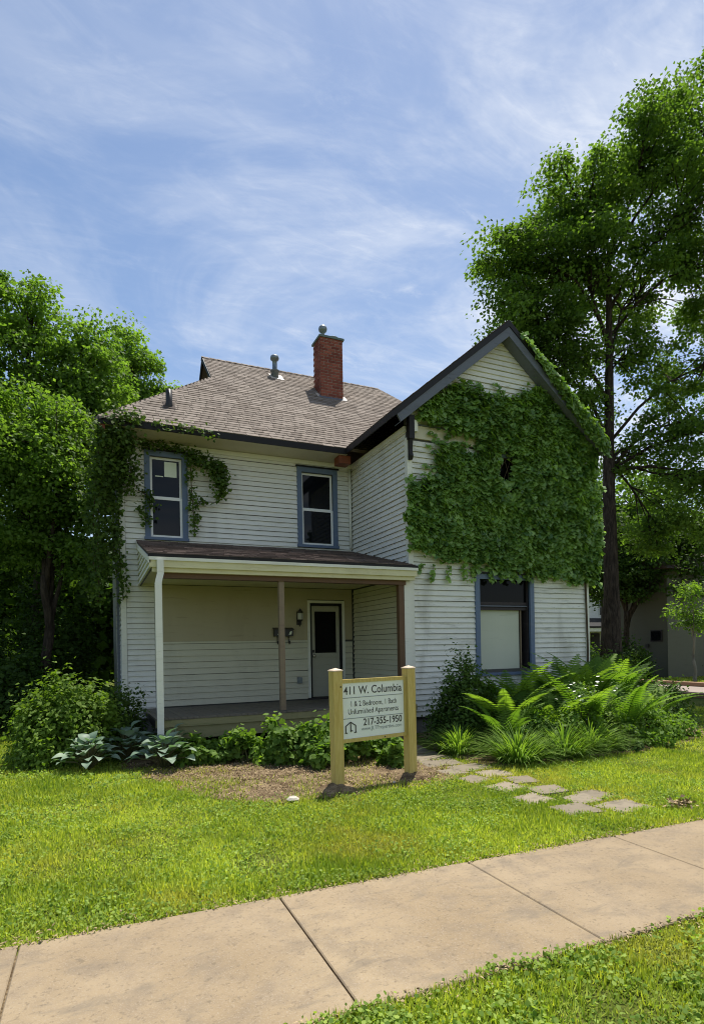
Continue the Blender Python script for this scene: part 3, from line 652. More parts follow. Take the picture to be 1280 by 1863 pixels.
# ornate black bracket at the gable corner
br = MB().box(XB0 - .03, XB0 + .075, YB - .14, YB - .037, 5.28, 5.70).prism([(XB0 - .01, YB - .037, 5.28), (XB0 - .01, YB - .12, 5.28), (XB0 - .01, YB - .09, 5.10), (XB0 - .01, YB - .12, 4.98), (XB0 - .01, YB - .09, 4.92), (XB0 - .01, YB - .037, 4.92)], (.065, 0, 0))
bk = br.build('bracket', MAT['black_trim'], wf)
MB().box(XB0 + .078, XB0 + .15, YB - .13, YB - .062, 5.42, 5.62).build('bracket_block', MAT['trim_white'], bk)
MB().box(4.60, 4.86, EY + .05, EY + .32, ZE - .16, ZE - .003).build('eave_end', MAT['rust'], rf)

# chimney
CX0, CX1, CY0, CY1, CZT = 5.19, 5.80, 13.50, 14.02, 9.36
ch = MB().box(CX0 + .008, CX1 - .008, CY0 + .008, CY1 - .008, 7.5, CZT - .005).build('chimney', MAT['mortar'], H)
bl, bh, bd, mj = .19, .057, .09, .014
bm = MB().box(0, bl, 0, bd, 0, bh).mesh('brick'); bm.materials.append(MAT['brick'])
bms = MB().box(0, bd, 0, bd, 0, bh).mesh('brick'); bms.materials.append(MAT['brick'])
z = 7.62; row = 0
def brick(x, y, zz, rot=0, half=False):
    o = bpy.data.objects.new('brick', bms if half else bm); put(o, ch); o.location = (x + random.uniform(-.002, .002), y + random.uniform(-.003, .001), zz); o.rotation_euler = (0, 0, rot)
while z < CZT - .03:
    t = CX0
    if row % 2: brick(t, CY0, z, 0, True); t += bd + mj
    while t < CX1 - .05:
        w = min(bl, CX1 - t)
        if w > .17: brick(t, CY0, z)
        else: brick(t, CY0, z, 0, True)
        t += (bl if w > .17 else bd) + mj
    t = CY1 - (0 if row % 2 else .1)
    while t > CY0 + .19:
        brick(CX0, t, z, R(-90)); t -= bl + mj
    z += bh + mj; row += 1
MB().box(CX0 - .03, CX1 + .03, CY0 - .03, CY1 + .03, CZT, CZT + .05).build('cap', MAT['verdigris'], ch)
MB().lathe((CX0 + .16, 13.72, CZT + .05), [(.09, 0), (.08, .05), (.045, .09), (.04, .16), (.06, .18), (.10, .22), (.112, .27), (.10, .32), (.06, .36), (.005, .375)], 14).build('flue_ball', MAT['galv'], ch, True)
MB().lathe((CX1 - .17, 13.76, CZT + .05), [(.13, 0), (.13, .07), (.16, .075), (.16, .10), (.1, .125), (.004, .14)], 14).build('flue_cap', MAT['galv'], ch, True)
cz = lambda yy: EZ + PM * (yy - EY)
MB().prism([(CX0 - .06, CY0 - .07, cz(CY0 - .07) + .012), (CX1 + .06, CY0 - .07, cz(CY0 - .07) + .012), (CX1 + .06, CY0 + .02, cz(CY0 + .02) + .02), (CX0 - .06, CY0 + .02, cz(CY0 + .02) + .02)], (0, 0, .012)).build('flashing', MAT['trim_grey'], ch)
for xx in (CX0 - .10, CX1 + .01):
    MB().prism([(xx, CY0 - .02, cz(CY0 - .02) + .014), (xx + .09, CY0 - .02, cz(CY0 - .02) + .014), (xx + .09, CY0 + .16, cz(CY0 + .16) + .014), (xx, CY0 + .16, cz(CY0 + .16) + .014)], (0, 0, .01)).build('flashing', MAT['flash'], ch)
# roof vents
v = MB().lathe((1.33, 11.72, 6.26), [(.075, -.08), (.07, .12), (.062, .16), (.06, .40), (.045, .402), (.045, .30)], 12).build('roof_vent', MAT['black_metal'], H, True)
MB().prism([(1.22, 11.60, cz(11.60) + .018), (1.44, 11.60, cz(11.60) + .018), (1.44, 11.84, cz(11.84) + .018), (1.22, 11.84, cz(11.84) + .018)], (0, 0, .008)).build('flashing', MAT['shingle_dark'], v)
v = MB().lathe((4.24, 14.30, 8.50), [(.10, -.1), (.095, .16), (.12, .165), (.12, .185), (.065, .20), (.06, .44), (.10, .46), (.115, .50), (.10, .56), (.05, .585), (.004, .59)], 14).build('roof_vent', MAT['galv'], H, True)
MB().prism([(4.10, 14.14, cz(14.14) + .018), (4.44, 14.14, cz(14.14) + .018), (4.44, 14.40, cz(14.40) + .018), (4.10, 14.40, cz(14.40) + .018)], (0, 0, .008)).build('flashing', MAT['flash'], v)

# ---------------------------------------------------------------- porch
PX0, PX1, PY0 = 0.69, 5.12, 8.85
PZ0, PZ1 = 3.00, 3.66
pm = (PZ1 - PZ0) / (YA - PY0); lp = math.hypot(1, pm)
m = MB(); slab(m, [(PX0, PY0, PZ0), (PX1, PY0, PZ0), (PX1, YA, PZ1), (PX0, YA, PZ1)], .045)
po = m.build('porch', MAT['shingle_dark'], H)
shingles('shingles', po, (0, PY0 - .03, PZ0 - .008), (1, 0, 0), (0, 1 / lp, pm / lp), (0, -pm / lp, 1 / lp), (YA - PY0 + .02) * lp, lambda d: (PX0 - .02, PX1 + .01 if d < .25 else XB0 - .005), .14, .3, MAT['shingle_dark'], .014)
MB().box(PX0 - .02, PX1 + .03, PY0 - .045, PY0 - .022, PZ0 - .05, PZ0 - .012).build('drip_edge', MAT['black_trim'], po)
# cream fascia with a gutter board
MB().box(PX0, PX1 + .02, PY0 - .02, PY0 + .02, 2.80, PZ0 - .048).build('fascia', MAT['trim_cream'], po)
MB().box(PX0 + .04, PX1, PY0 + .021, PY0 + .10, 2.735, 2.86).build('fascia', MAT['trim_cream'], po)
MB().box(PX0 - .01, PX1 + .03, PY0 - .045, PY0 - .021, 2.90, 2.947).build('gutter', MAT['trim_white'], po)
MB().box(PX0 + .12, PX1 - .14, PY0 + .101, PY0 + .24, 2.66, 2.79).build('beam', MAT['brown'], po)
MB().box(PX0 + .02, PX1 - .005, PY0 + .241, YA - .03, 2.84, 2.86).build('ceiling', MAT['trim_cream'], po)
# clapboarded cheek on the left end
ck = MB().prism([(PX0 + .03, PY0 + .03, 2.80), (PX0 + .03, PY0 + .03, 2.93), (PX0 + .03, YA - .03, PZ1 - .07), (PX0 + .03, YA - .03, 2.80)], (.03, 0, 0)).build('cheek', MAT['shadow_sheath'], po)
z = 2.80
while z < 3.55:
    y0 = PY0 + .03 if z < 2.86 else PY0 + .03 + (z + .1 - 2.93) / pm
    if y0 < YA - .1: clap(ck, max(y0, PY0 + .03), YA - .03, z, 'Y', PX0 + .03, -1, 'siding')
    z += EXPO
MB().prism([(PX0 - .012, PY0 - .02, 2.86), (PX0 - .012, PY0 - .02, PZ0 - .055), (PX0 - .012, YA - .03, PZ1 - .055), (PX0 - .012, YA - .03, PZ1 - .16)], (.03, 0, 0)).build('bargeboard', MAT['trim_white'], po)
# posts
for X_, w, mt in ((2.71, .085, 'post'), (4.90, .10, 'brown'), (0.83, .085, 'trim_white')):
    MB().box(X_ - w / 2, X_ + w / 2, PY0 + .125, PY0 + .125 + w, .565, 2.66).build('post', MAT[mt], po)
MB().box(4.965, 5.10, PY0 + .14, YB - .001, .3, 2.734).build('pilaster', MAT['trim_white'], po)
# floor boards and skirt; the old floor has sagged towards the house
FZ0, FZ1 = .585, .475
fl = MB().hexa([(PX0 + .06, PY0 + .04, .40), (XB0 - .04, PY0 + .04, .40), (XB0 - .04, YA - .03, .40), (PX0 + .06, YA - .03, .40), (PX0 + .06, PY0 + .04, FZ0 - .03), (XB0 - .04, PY0 + .04, FZ0 - .03), (XB0 - .04, YA - .03, FZ1 - .03), (PX0 + .06, YA - .03, FZ1 - .03)]).build('floor', MAT['dark_wood'], po)
fb = MB().hexa([(0, PY0 - .02, FZ0 - .029), (.086, PY0 - .02, FZ0 - .029), (.086, YA - .03, FZ1 - .029), (0, YA - .03, FZ1 - .029), (0, PY0 - .02, FZ0), (.086, PY0 - .02, FZ0), (.086, YA - .03, FZ1), (0, YA - .03, FZ1)]).mesh('floor_board'); fb.materials.append(MAT['floor_wood'])
t = PX0 + .05
while t < XB0 - .13:
    o = bpy.data.objects.new('floor_board', fb); put(o, fl); o.location = (t, random.uniform(-.008, .004), random.uniform(0, .003)); t += .09
MB().box(PX0 + .05, XB0 - .04, PY0 - .012, PY0 + .038, .45, FZ0 - .032).build('rim_board', MAT['skirt'], po)
MB().box(PX0 + .08, XB0 - .04, PY0 + .02, PY0 + .05, .26, .445).build('skirt', MAT['skirt'], po)
MB().box(PX0 + .1, XB0 - .04, PY0 + .3, PY0 + .35, -.05, .26).build('skirt', MAT['void'], po)  # added black sheet for the shade under the porch, not a board
# downspout with elbow
dx, dy = 0.80, PY0 - .08
ds = MB()
def rect_tube(m, pts, w=.046, d=.032):
    for p, q in zip(pts[:-1], pts[1:]):
        a = [Vector(p) + Vector((sx * w, sy * d, 0)) for sx, sy in ((-1, -1), (1, -1), (1, 1), (-1, 1))]; b = [Vector(q) + Vector((sx * w, sy * d, 0)) for sx, sy in ((-1, -1), (1, -1), (1, 1), (-1, 1))]
        m.hexa(a + b)
rect_tube(ds, [(dx, dy, .30), (dx, dy, 2.56), (dx + .035, dy + .02, 2.70), (dx + .035, dy + .02, 2.90)])
dsp = ds.build('downspout', MAT['trim_white'], po)
for zz in (.9, 1.9): MB().box(dx - .045, dx + .045, dy - .03, dy + .05, zz, zz + .025).build('strap', MAT['trim_white'], dsp)

# things hung on the porch wall
ln_ = thing('wall_lantern', (3.86, YA - .03, 2.20), 'small black wall lantern left of the porch door', 'lantern')
MB().box(3.81, 3.91, YA - .045, YA - .024, 2.06, 2.34).build('back_plate', MAT['black_metal'], ln_)
MB().lathe((3.86, YA - .12, 2.13), [(.03, 0), (.055, .03), (.06, .20), (.005, .27)], 6).build('cage', MAT['black_metal'], ln_)
MB().lathe((3.86, YA - .12, 2.17), [(.058, 0), (.062, .05), (.0625, .12), (.06, .13)], 6).build('lamp_glass', MAT['lamp_glass'], ln_)
MB().tube([(3.86, YA - .04, 2.1), (3.86, YA - .09, 2.03), (3.88, YA - .12, 2.13)], .01, 6).build('arm', MAT['black_metal'], ln_)
mbx = thing('mailbox', (3.5, YA - .03, 1.8), 'black wall mailbox with scroll hooks behind the porch post', 'mailbox')
MB().box(3.30, 3.70, YA - .13, YA - .024, 1.82, 1.96).build('body', MAT['black_metal'], mbx)
MB().prism([(3.285, YA - .024, 1.99), (3.285, YA - .15, 1.95), (3.285, YA - .15, 1.962), (3.285, YA - .024, 2.005)], (.43, 0, 0)).build('lid', MAT['black_metal'], mbx)
for xx in (3.38, 3.62):
    MB().tube([(xx, YA - .05, 1.82), (xx, YA - .06, 1.70), (xx, YA - .10, 1.66), (xx, YA - .14, 1.68), (xx, YA - .14, 1.73)], .012, 6).build('hook', MAT['black_metal'], mbx)
    MB().prism([(xx - .02, YA - .133, 1.85), (xx + .04, YA - .133, 1.86), (xx + .05, YA - .133, 1.93), (xx + .01, YA - .133, 1.92)], (0, -.004, 0)).build('emblem', MAT['paper'], mbx)
ob = MB().box(3.80, 3.90, YA - .07, YA - .026, .83, .96).build('outlet_box', MAT['galv']); tag(ob, 'small grey outlet box low on the porch wall', 'outlet box')
MB().box(3.815, 3.885, YA - .078, YA - .0705, .845, .945).build('cover', MAT['galv'], ob)

# ================================================================== SIGN
sg = thing('yard_sign', (2.9, 6.02, 0), 'white rental sign framed by two yellow pine posts in the front yard', 'sign')
ang = math.atan2(.13, 1.0)
SM = Matrix.Translation((2.91, 6.025, 0)) @ Matrix.Rotation(ang, 4, 'Z') @ Matrix.Rotation(R(-.4), 4, 'Y')
def sp(mb, name, mat, parent=sg, smooth=False):
    mb.v = [tuple(SM @ Vector(v)) for v in mb.v]; return mb.build(name, MAT[mat], parent, smooth)
hw = .504; pw = .056
for s, tp in ((-1, 1.325), (1, 1.315)):
    c = s * hw
    pt = sp(MB().box(c - pw, c + pw, -pw, pw, -.2, tp), 'post', 'pine')
    q = pw + .008
    sp(MB().box(c - q, c + q, -q, q, tp, tp + .010), 'post_cap', 'cap', pt)
    m = MB(); m.add([(c - q, -q, tp + .0105), (c + q, -q, tp + .0105), (c + q, q, tp + .0105), (c - q, q, tp + .0105), (c, 0, tp + .036)], [(0, 1, 4), (1, 2, 4), (2, 3, 4), (3, 0, 4), (3, 2, 1, 0)])
    sp(m, 'post_cap', 'cap', pt)
sp(MB().box(-hw + pw, hw - pw, -.02, .02, 1.185, 1.225), 'rail', 'pine')
sp(MB().box(-hw + pw, hw - pw, -.02, .02, .515, .555), 'rail', 'pine')
sp(MB().box(-hw + pw, -hw + pw + .012, -.018, .0, .555, 1.185), 'stop_strip', 'pine'); sp(MB().box(hw - pw - .03, hw - pw, -.018, .0, .555, 1.185), 'stop_strip', 'pine')
pn = sp(MB().box(-hw + pw + .012, hw - pw - .03, -.006, .006, .556, 1.184), 'sign_panel', 'sign')
for bx_, bz in ((-hw + pw * .6, 1.15), (.13, .535)): sp(MB().tube([(bx_, -.0 if bz < 1 else -pw + .001, bz), (bx_, -.024 if bz < 1 else -pw - .006, bz)], .009, 8), 'screw', 'black_metal')
def text(body, x, z, size, mat='print', sx=1.0, w=0.0, al='CENTER'):
    cu = bpy.data.curves.new('lettering', 'FONT'); cu.body = body; cu.size = size; cu.align_x = al; cu.offset = w; cu.extrude = .0006; cu.resolution_u = 3
    t = bpy.data.objects.new('tmp', cu); COL.objects.link(t); bpy.context.view_layer.update()
    me = bpy.data.meshes.new_from_object(t.evaluated_get(bpy.context.evaluated_depsgraph_get())); bpy.data.objects.remove(t)
    me.name = 'lettering'; me.materials.clear(); me.materials.append(MAT[mat])
    T = SM @ Matrix.Translation((x, -.0075, z)) @ Matrix.Rotation(R(90), 4, 'X') @ Matrix.Diagonal((sx, 1, 1, 1))
    me.transform(T); me.update()
    return put(bpy.data.objects.new('lettering', me), pn)
text('411 W. Columbia', -.008, 1.055, .128, w=.0012, sx=.865)
text('1 & 2 Bedroom, 1 Bath', -.005, .915, .088, 'print', .78, .0); text('Unfurnished Apartments', -.008, .828, .088, 'print', .79, .0)
text('217-355-1950', .115, .690, .112, w=.0018, sx=.86); text('www.JLTProperties.com', .10, .632, .062, 'print_grey', .92)
for zz in (1.012, .778): sp(MB().box(-hw + pw + .03, hw - pw - .05, -.0085, -.0065, zz, zz + .008), 'rule_line', 'print_grey', pn)
lg = MB()
for a, b in (((-.39, .625), (-.39, .70)), ((-.39, .70), (-.325, .742)), ((-.325, .742), (-.26, .70)), ((-.26, .70), (-.26, .625)), ((-.325, .63), (-.325, .735)), ((-.325, .65), (-.30, .64)), ((-.40, .622), (-.37, .622)), ((-.28, .622), (-.25, .622))):
    lg.tube([(a[0], -.0085, a[1]), (b[0], -.0085, b[1])], .006, 6)
sp(lg, 'house_logo', 'print', pn)

# ================================================================== TREES
RT = Vector((math.cos(R(23.65)), -math.sin(R(23.65)), 0)); FW = Vector((math.sin(R(23.65)), math.cos(R(23.65)), 0))
def tree(name, label, base, tr, fork, lobes, leaf, mat, bark='bark', per=150, clump=.55, group=None, nlimb_r=.5, tpl=KITE, lean=(0, 0), flat=.5, tall=None):
    base = Vector(base); t = thing(name, base, label, 'tree', group)
    # lobes: (right, depth, height, rr, rd, rz, n clumps)
    tb = MB(); n = 9; top = Vector((base.x + lean[0], base.y + lean[1], fork))
    pts = [base.lerp(top, i / n) + Vector((math.sin(i * 1.3) * .05, math.cos(i * 1.1) * .05, 0)) * (1 if i else 0) for i in range(n + 1)]; pts[0].z = -.15
    tb.tube(pts, [tr * (1.45 if i == 0 else 1.12 if i == 1 else 1 - (.78 if tall else .4) * i / n) for i in range(n + 1)], 12)
    tb.build('trunk', MAT[bark], t, True)
    lb = MB(); P = []; Nn = []; Tn = []; Cm = []
    for (r, d, hz, a, b, c, k) in lobes:
        ctr = base + RT * r + FW * d; ctr.z = hz
        st = pts[-1].lerp(pts[max(3, n - 4)], random.random())
        if tall:
            q_ = min(max((hz - 2.6) / fork, .5), .97); st = base.lerp(top, q_)
        mid = st.lerp(ctr, .5) + Vector((random.uniform(-.3, .3), random.uniform(-.3, .3), random.uniform(.1, .6)))
        limb = [st, st.lerp(mid, .5) + Vector((0, 0, .15)), mid, mid.lerp(ctr, .6), ctr]
        lb.tube(limb, [tr * nlimb_r * q for q in (1, .8, .6, .42, .22)], 7)
        for i in range(k):
            u = Vector(rnd3(1)[0]); q = random.random() ** .42
            cc = ctr + RT * (u.x * a * q) + FW * (u.y * b * q) + Vector((0, 0, u.z * c * q))
            src = limb[random.choice((2, 3, 4))].lerp(limb[4], random.random() * .5)
            m2 = src.lerp(cc, .55) + Vector((0, 0, random.uniform(-.1, .25)))
            lb.tube([src, m2, cc], [tr * .085, tr * .055, .008], 4, False)
            nn = int(per * random.uniform(.55, 1.4)); s = clump * random.uniform(.6, 1.3)
            off = np.clip(rng.normal(size=(nn, 3)), -1.7, 1.7) * np.array([s * .62, s * .62, s * .62 * flat]); off[:, 2] -= (off[:, 0] ** 2 + off[:, 1] ** 2) / s * .28
            P.append(np.array(cc) + off)
            Nn.append(rng.normal(size=(nn, 3)) * .62 + np.array([0, 0, .85]) + off / s * .35); td = off * np.array([1, 1, .3]) / s + rng.normal(size=(nn, 3)) * .6 + np.array([0, 0, -.35]); Tn.append(td)
            Cm.append(np.clip(rng.uniform(0, 1, nn) * .65 + random.random() * .35, 0, 1))
    lb.build('limbs', MAT[bark], t, True)
    P = np.concatenate(P); 
    leaf_obj('crown', MAT[mat], t, P, np.concatenate(Nn), np.concatenate(Tn), rng.uniform(.7, 1.25, len(P)) * leaf, np.concatenate(Cm), tpl=tpl)
    return t
tree('maple_tree', 'tall dark maple rising behind the right side of the ivy wing', (14.0, 12.75, 0), .27, 13.5,
     [(-2.35, 0, 13.3, 1.35, 1.6, 1.1, 40), (-2.2, .1, 11.4, 1.6, 1.7, 1.1, 44), (-.6, .2, 14.9, 1.5, 1.8, 1.2, 46), (-.4, .2, 12.9, 1.6, 1.8, 1.1, 34), (1.45, 0, 16.3, 1.6, 1.9, 1.3, 50), (3.7, 0, 17.1, 2.0, 2.2, 1.7, 62), (4.6, .3, 13.4, 2.3, 2.5, 2.3, 70), (2.2, -.4, 14.2, 1.6, 1.8, 1.2, 30),
      (1.5, .8, 12.4, 2.2, 2.2, 1.1, 34), (-1.9, 0, 10.2, 1.5, 1.5, .9, 32), (.5, .6, 10.4, 2.0, 2.0, 1.0, 22), (3.6, .4, 10.2, 2.2, 2.2, 1.3, 24), (2.6, 0, 8.2, 1.8, 1.6, 1.1, 17), (4.6, .2, 8.0, 1.8, 1.8, 1.3, 22), (-.6, .4, 8.6, 1.2, 1.2, .8, 14), (.9, .5, 7.2, 1.3, 1.2, .8, 12),
      (3.0, -.3, 6.2, 1.9, 1.8, 1.0, 36), (4.9, 0, 5.6, 1.9, 1.8, 1.3, 42), (1.7, .3, 5.0, 1.1, 1.1, .6, 14)],
     .112, 'maple', per=205, clump=.44, tpl=KITE, lean=(.35, .1), nlimb_r=.2, tall=True)
LT = 'trees standing beyond the left side of the house'
tree('shade_tree', 'tall dark green tree behind the left corner of the house', (-1.3, 16.2, 0), .24, 5.6,
     [(-.3, 0, 9.9, .9, 1.1, 1.1, 34), (.1, 0, 8.3, 1.5, 1.5, 1.2, 46), (1.2, .2, 8.9, .7, .9, 1.2, 26), (1.5, .1, 7.6, .9, .9, .9, 24), (-1.6, 0, 8.6, 1.1, 1.4, 1.3, 34), (.9, 0, 6.9, 1.5, 1.4, 1.2, 36), (-.8, -.2, 6.4, 1.8, 1.6, 1.2, 44)],
     .096, 'broad', per=200, clump=.36, group=LT)
tree('shade_tree', 'bright green tree showing above the left end of the hipped roof', (1.6, 20.5, 0), .2, 6.0,
     [(-1.5, 0, 10.0, 1.2, 1.3, 1.3, 38), (-.5, 0, 11.7, .65, .8, 1.0, 20), (-.1, 0, 10.3, 1.1, 1.3, 1.1, 36), (.8, 0, 9.5, 1.0, 1.2, 1.0, 32), (1.7, 0, 8.5, 1.0, 1.2, .9, 26), (-1.6, 0, 8.2, 1.8, 1.5, 1.4, 40)],
     .110, 'broad', per=200, clump=.40, group=LT)
tree('shade_tree', 'sunlit yellow green tree at the left picture edge', (-2.9, 14.0, 0), .2, 4.2,
     [(-.4, 0, 8.4, 1.2, 1.3, 1.3, 46), (.2, -.3, 6.6, 1.3, 1.3, 1.0, 44), (1.2, -.2, 6.0, 1.1, 1.1, .9, 34), (-.3, -.4, 5.0, 1.5, 1.2, .9, 40)],
     .092, 'broad', per=200, clump=.35, group=LT)
tree('shade_tree', 'low spreading tree between the left trees and house corner', (-1.0, 13.9, 0), .13, 3.2,
     [(.1, 0, 6.4, .9, .9, .9, 36), (.3, 0, 5.2, 1.0, .9, .9, 40), (-.5, 0, 4.4, 1.1, .9, .9, 40), (.35, .1, 3.9, .7, .7, .7, 24)],
     .088, 'broad', per=190, clump=.33, group=LT)
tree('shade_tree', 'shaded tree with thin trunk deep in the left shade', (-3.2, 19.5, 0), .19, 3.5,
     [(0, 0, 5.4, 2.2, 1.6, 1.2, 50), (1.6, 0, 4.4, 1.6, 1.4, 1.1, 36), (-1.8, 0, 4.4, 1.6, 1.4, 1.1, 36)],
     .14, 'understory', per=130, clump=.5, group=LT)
# right background trees
RTG = 'trees across the side street at right'
tree('street_tree', 'dense dark tree behind the maple trunk at right', (24.5, 22.5, 0), .3, 5.5,
     [(-1.5, 0, 8.0, 2.6, 2.4, 2.0, 60), (1.5, 0, 8.6, 2.6, 2.4, 2.2, 60), (3.2, 0, 6.4, 2.2, 2.2, 1.6, 50), (.2, 0, 5.9, 2.6, 2.2, 1.2, 46), (-2.2, -.5, 6.0, 1.6, 1.6, 1.2, 30)],
     .22, 'maple', per=120, clump=.85, group=RTG)
tree('street_tree', 'leafy tree at the far right picture edge beyond the street', (30.0, 20.5, 0), .26, 4.2,
     [(-.5, 0, 6.6, 2.2, 2.0, 1.8, 50), (1.5, 0, 7.6, 2.2, 2.0, 2.0, 46), (-1.6, 0, 4.9, 1.5, 1.5, 1.0, 28), (1.4, 0, 4.6, 2.0, 1.5, 1.1, 30)],
     .2, 'understory', per=120, clump=.8, group=RTG)
tree('street_tree', 'low branched dark tree in front of the drab house wall', (21.1, 18.3, 0), .16, 2.9,
     [(-.6, 0, 4.3, 1.4, 1.3, 1.0, 34), (.9, 0, 4.8, 1.5, 1.3, 1.2, 36), (2.2, 0, 4.2, 1.2, 1.2, 1.0, 26), (.3, 0, 6.2, 1.6, 1.5, 1.1, 36), (2.4, 0, 6.0, 1.5, 1.4, 1.1, 30)],
     .16, 'understory', per=120, clump=.5, group=RTG)
tree('sapling', 'slim young bright green sapling with thin pale trunk across the street', (20.5, 14.75, 0), .06, 1.8,
     [(0, 0, 2.7, .75, .7, .6, 16), (-.1, 0, 3.5, .5, .5, .5, 10), (.2, 0, 2.2, .9, .7, .25, 9)], .13, 'weed', bark='pale_bark', per=34, clump=.32)

# ================================================================== BUSHES and other plants
def shrub(name, label, c, rx, ry, h, n, leaf, mat, stems=14, cat='shrub', group=None, tpl=KITE, loose=.12, stem='vine_stem'):
    c = Vector(c); t = thing(name, c, label, cat, group)
    sm = MB(); P = []; N_ = []; T_ = []; K = max(10, n // 110)
    u = rnd3(K); u[:, 2] = np.abs(u[:, 2]); q = rng.uniform(.25, 1, K) ** .5
    cen = np.stack([c.x + u[:, 0] * rx * q, c.y + u[:, 1] * ry * q, np.maximum(.08, c.z + u[:, 2] * h * q * .94)], 1)
    for i in range(min(stems, K)):
        b = Vector((c.x + random.uniform(-.25, .25) * rx, c.y + random.uniform(-.25, .25) * ry, -.03)); e = Vector(cen[i])
        sm.tube([b, b.lerp(e, .5) + Vector((0, 0, .1 * h)), e], [.014, .010, .004], 5, False)
    ci = rng.integers(0, K, n); off = rng.normal(size=(n, 3)) * np.array([rx, ry, h]) * loose
    p = cen[ci] + off; p[:, 2] = np.maximum(p[:, 2], .03)
    o = (p - np.array([c.x, c.y, h * .35])) / np.array([rx, ry, h])
    nr = rng.normal(size=(n, 3)) * .55 + o * .6 + np.array([0, 0, .7])
    tp = o * np.array([1, 1, .5]) + rng.normal(size=(n, 3)) * .6
    sm.build('stems', MAT[stem], t)
    leaf_obj('foliage', MAT[mat], t, p, nr, tp, rng.uniform(.65, 1.3, n) * leaf, np.clip(rng.uniform(0, 1, n) * .7 + (ci % 7) / 7 * .3, 0, 1), tpl=tpl); return t
shrub('round_bush', 'large rounded bright green bush at the left house corner', (-.42, 9.40, 0), .72, .68, 1.22, 13000, .066, 'bush', 12)
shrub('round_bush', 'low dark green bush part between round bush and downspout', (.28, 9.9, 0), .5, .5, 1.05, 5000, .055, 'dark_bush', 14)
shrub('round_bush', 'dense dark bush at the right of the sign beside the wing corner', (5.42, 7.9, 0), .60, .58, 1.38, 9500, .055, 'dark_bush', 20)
shrub('round_bush', 'dark spreading shrub behind the ferns right of the house', (10.9, 10.3, 0), 1.1, .9, 1.45, 7000, .085, 'dark_bush', 16)
shrub('round_bush', 'dark mounded shrub beyond the maple trunk base', (13.6, 12.9, 0), 1.3, 1.1, 1.5, 6000, .10, 'understory', 14)
shrub('round_bush', 'low dark shrub at right end of the fern bed', (9.9, 8.0, 0), .8, .7, .9, 5200, .06, 'dark_bush', 14)
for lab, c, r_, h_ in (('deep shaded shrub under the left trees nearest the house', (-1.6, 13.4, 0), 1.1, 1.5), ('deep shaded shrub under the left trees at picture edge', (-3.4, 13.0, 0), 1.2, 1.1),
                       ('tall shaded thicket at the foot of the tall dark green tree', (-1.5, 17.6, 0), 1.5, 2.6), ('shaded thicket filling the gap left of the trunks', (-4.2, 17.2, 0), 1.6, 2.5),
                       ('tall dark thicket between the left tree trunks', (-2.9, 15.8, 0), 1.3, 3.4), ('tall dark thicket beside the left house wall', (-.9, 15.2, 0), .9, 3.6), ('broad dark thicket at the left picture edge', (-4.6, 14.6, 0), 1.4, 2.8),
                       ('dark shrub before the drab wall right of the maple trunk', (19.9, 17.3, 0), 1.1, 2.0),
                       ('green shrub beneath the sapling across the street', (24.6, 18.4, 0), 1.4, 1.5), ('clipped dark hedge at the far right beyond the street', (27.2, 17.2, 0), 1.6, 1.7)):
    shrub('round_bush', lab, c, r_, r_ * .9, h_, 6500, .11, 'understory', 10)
# distant woods closing the horizon, one mass
def woods(label, pts, mat):
    n = 22000; P = []
    for (x0, y0, z, rx, ry, rz) in pts:
        u = rnd3(n // len(pts)); q = rng.uniform(.5, 1, (len(u), 1)); P.append(np.array([x0, y0, z]) + u * q * np.array([rx, ry, rz]))
    P = np.concatenate(P); P[:, 2] = np.maximum(P[:, 2], .1)
    o = leaf_obj('distant_woods', MAT[mat], None, P, rng.normal(size=P.shape) * .6 + np.array([0, 0, .6]), rng.normal(size=P.shape), rng.uniform(.35, .65, len(P)), rng.uniform(0, 1, len(P)))
    tag(o, label, 'woods', kind='stuff')
woods('distant dark woods closing the view behind the left trees', [(-10, 34, 3.5, 5, 3, 5), (-4, 36, 3.5, 5, 3, 4.5), (2, 37, 3, 5, 3, 4), (-16, 30, 4, 5, 3, 6), (-6, 25, 2.6, 4, 2, 3.4), (-1, 24.5, 2.6, 3.2, 2, 3.2), (-10, 22, 2.6, 3, 3, 3.6)], 'understory')
woods('distant trees closing the view behind the neighbouring houses', [(62, 46, 3, 9, 5, 6), (52, 55, 3, 9, 5, 7), (75, 34, 3, 9, 6, 7), (40, 62, 3, 9, 5, 6), (44, 26, 3, 5, 5, 5)], 'understory')

# ivy on the wing
iv = thing('ivy_vine', (7.2, YB - .1, 0), 'thick green ivy covering the upper wall and gable of the wing', 'ivy')
polyU = [(5.33, 5.95), (5.75, 6.22), (6.18, 6.50), (6.49, 6.36), (6.9, 6.40), (7.46, 6.42), (7.8, 6.6), (8.08, 6.76), (8.22, 6.89), (9.2, 6.05), (9.6, 5.9), (9.62, 5.45), (6.7, 5.45), (6.3, 5.62), (5.9, 5.60), (5.40, 5.62)]
polyL = [(5.70, 5.28), (6.10, 5.32), (6.45, 5.22), (6.65, 5.5), (9.55, 5.6), (9.6, 5.0), (9.5, 4.4), (9.62, 3.8), (9.55, 3.2), (9.5, 2.82), (9.22, 2.87), (8.35, 3.0), (7.3, 3.02), (6.61, 3.10), (5.85, 3.22), (5.3, 3.30), (5.10, 3.34), (5.11, 4.57), (5.5, 4.60), (5.88, 4.66), (5.72, 4.98)]
n = 44000; X = rng.uniform(5.0, 9.9, n); Z = rng.uniform(2.7, 7.0, n)
jx, jz = X + wob(X, Z, 6) * .09 + wob(X, Z, 17, 3) * .05 + rng.normal(size=n) * .05, Z + wob(Z, X, 5, 1.3) * .11 + wob(Z, X, 16, 2) * .06 + rng.normal(size=n) * .06
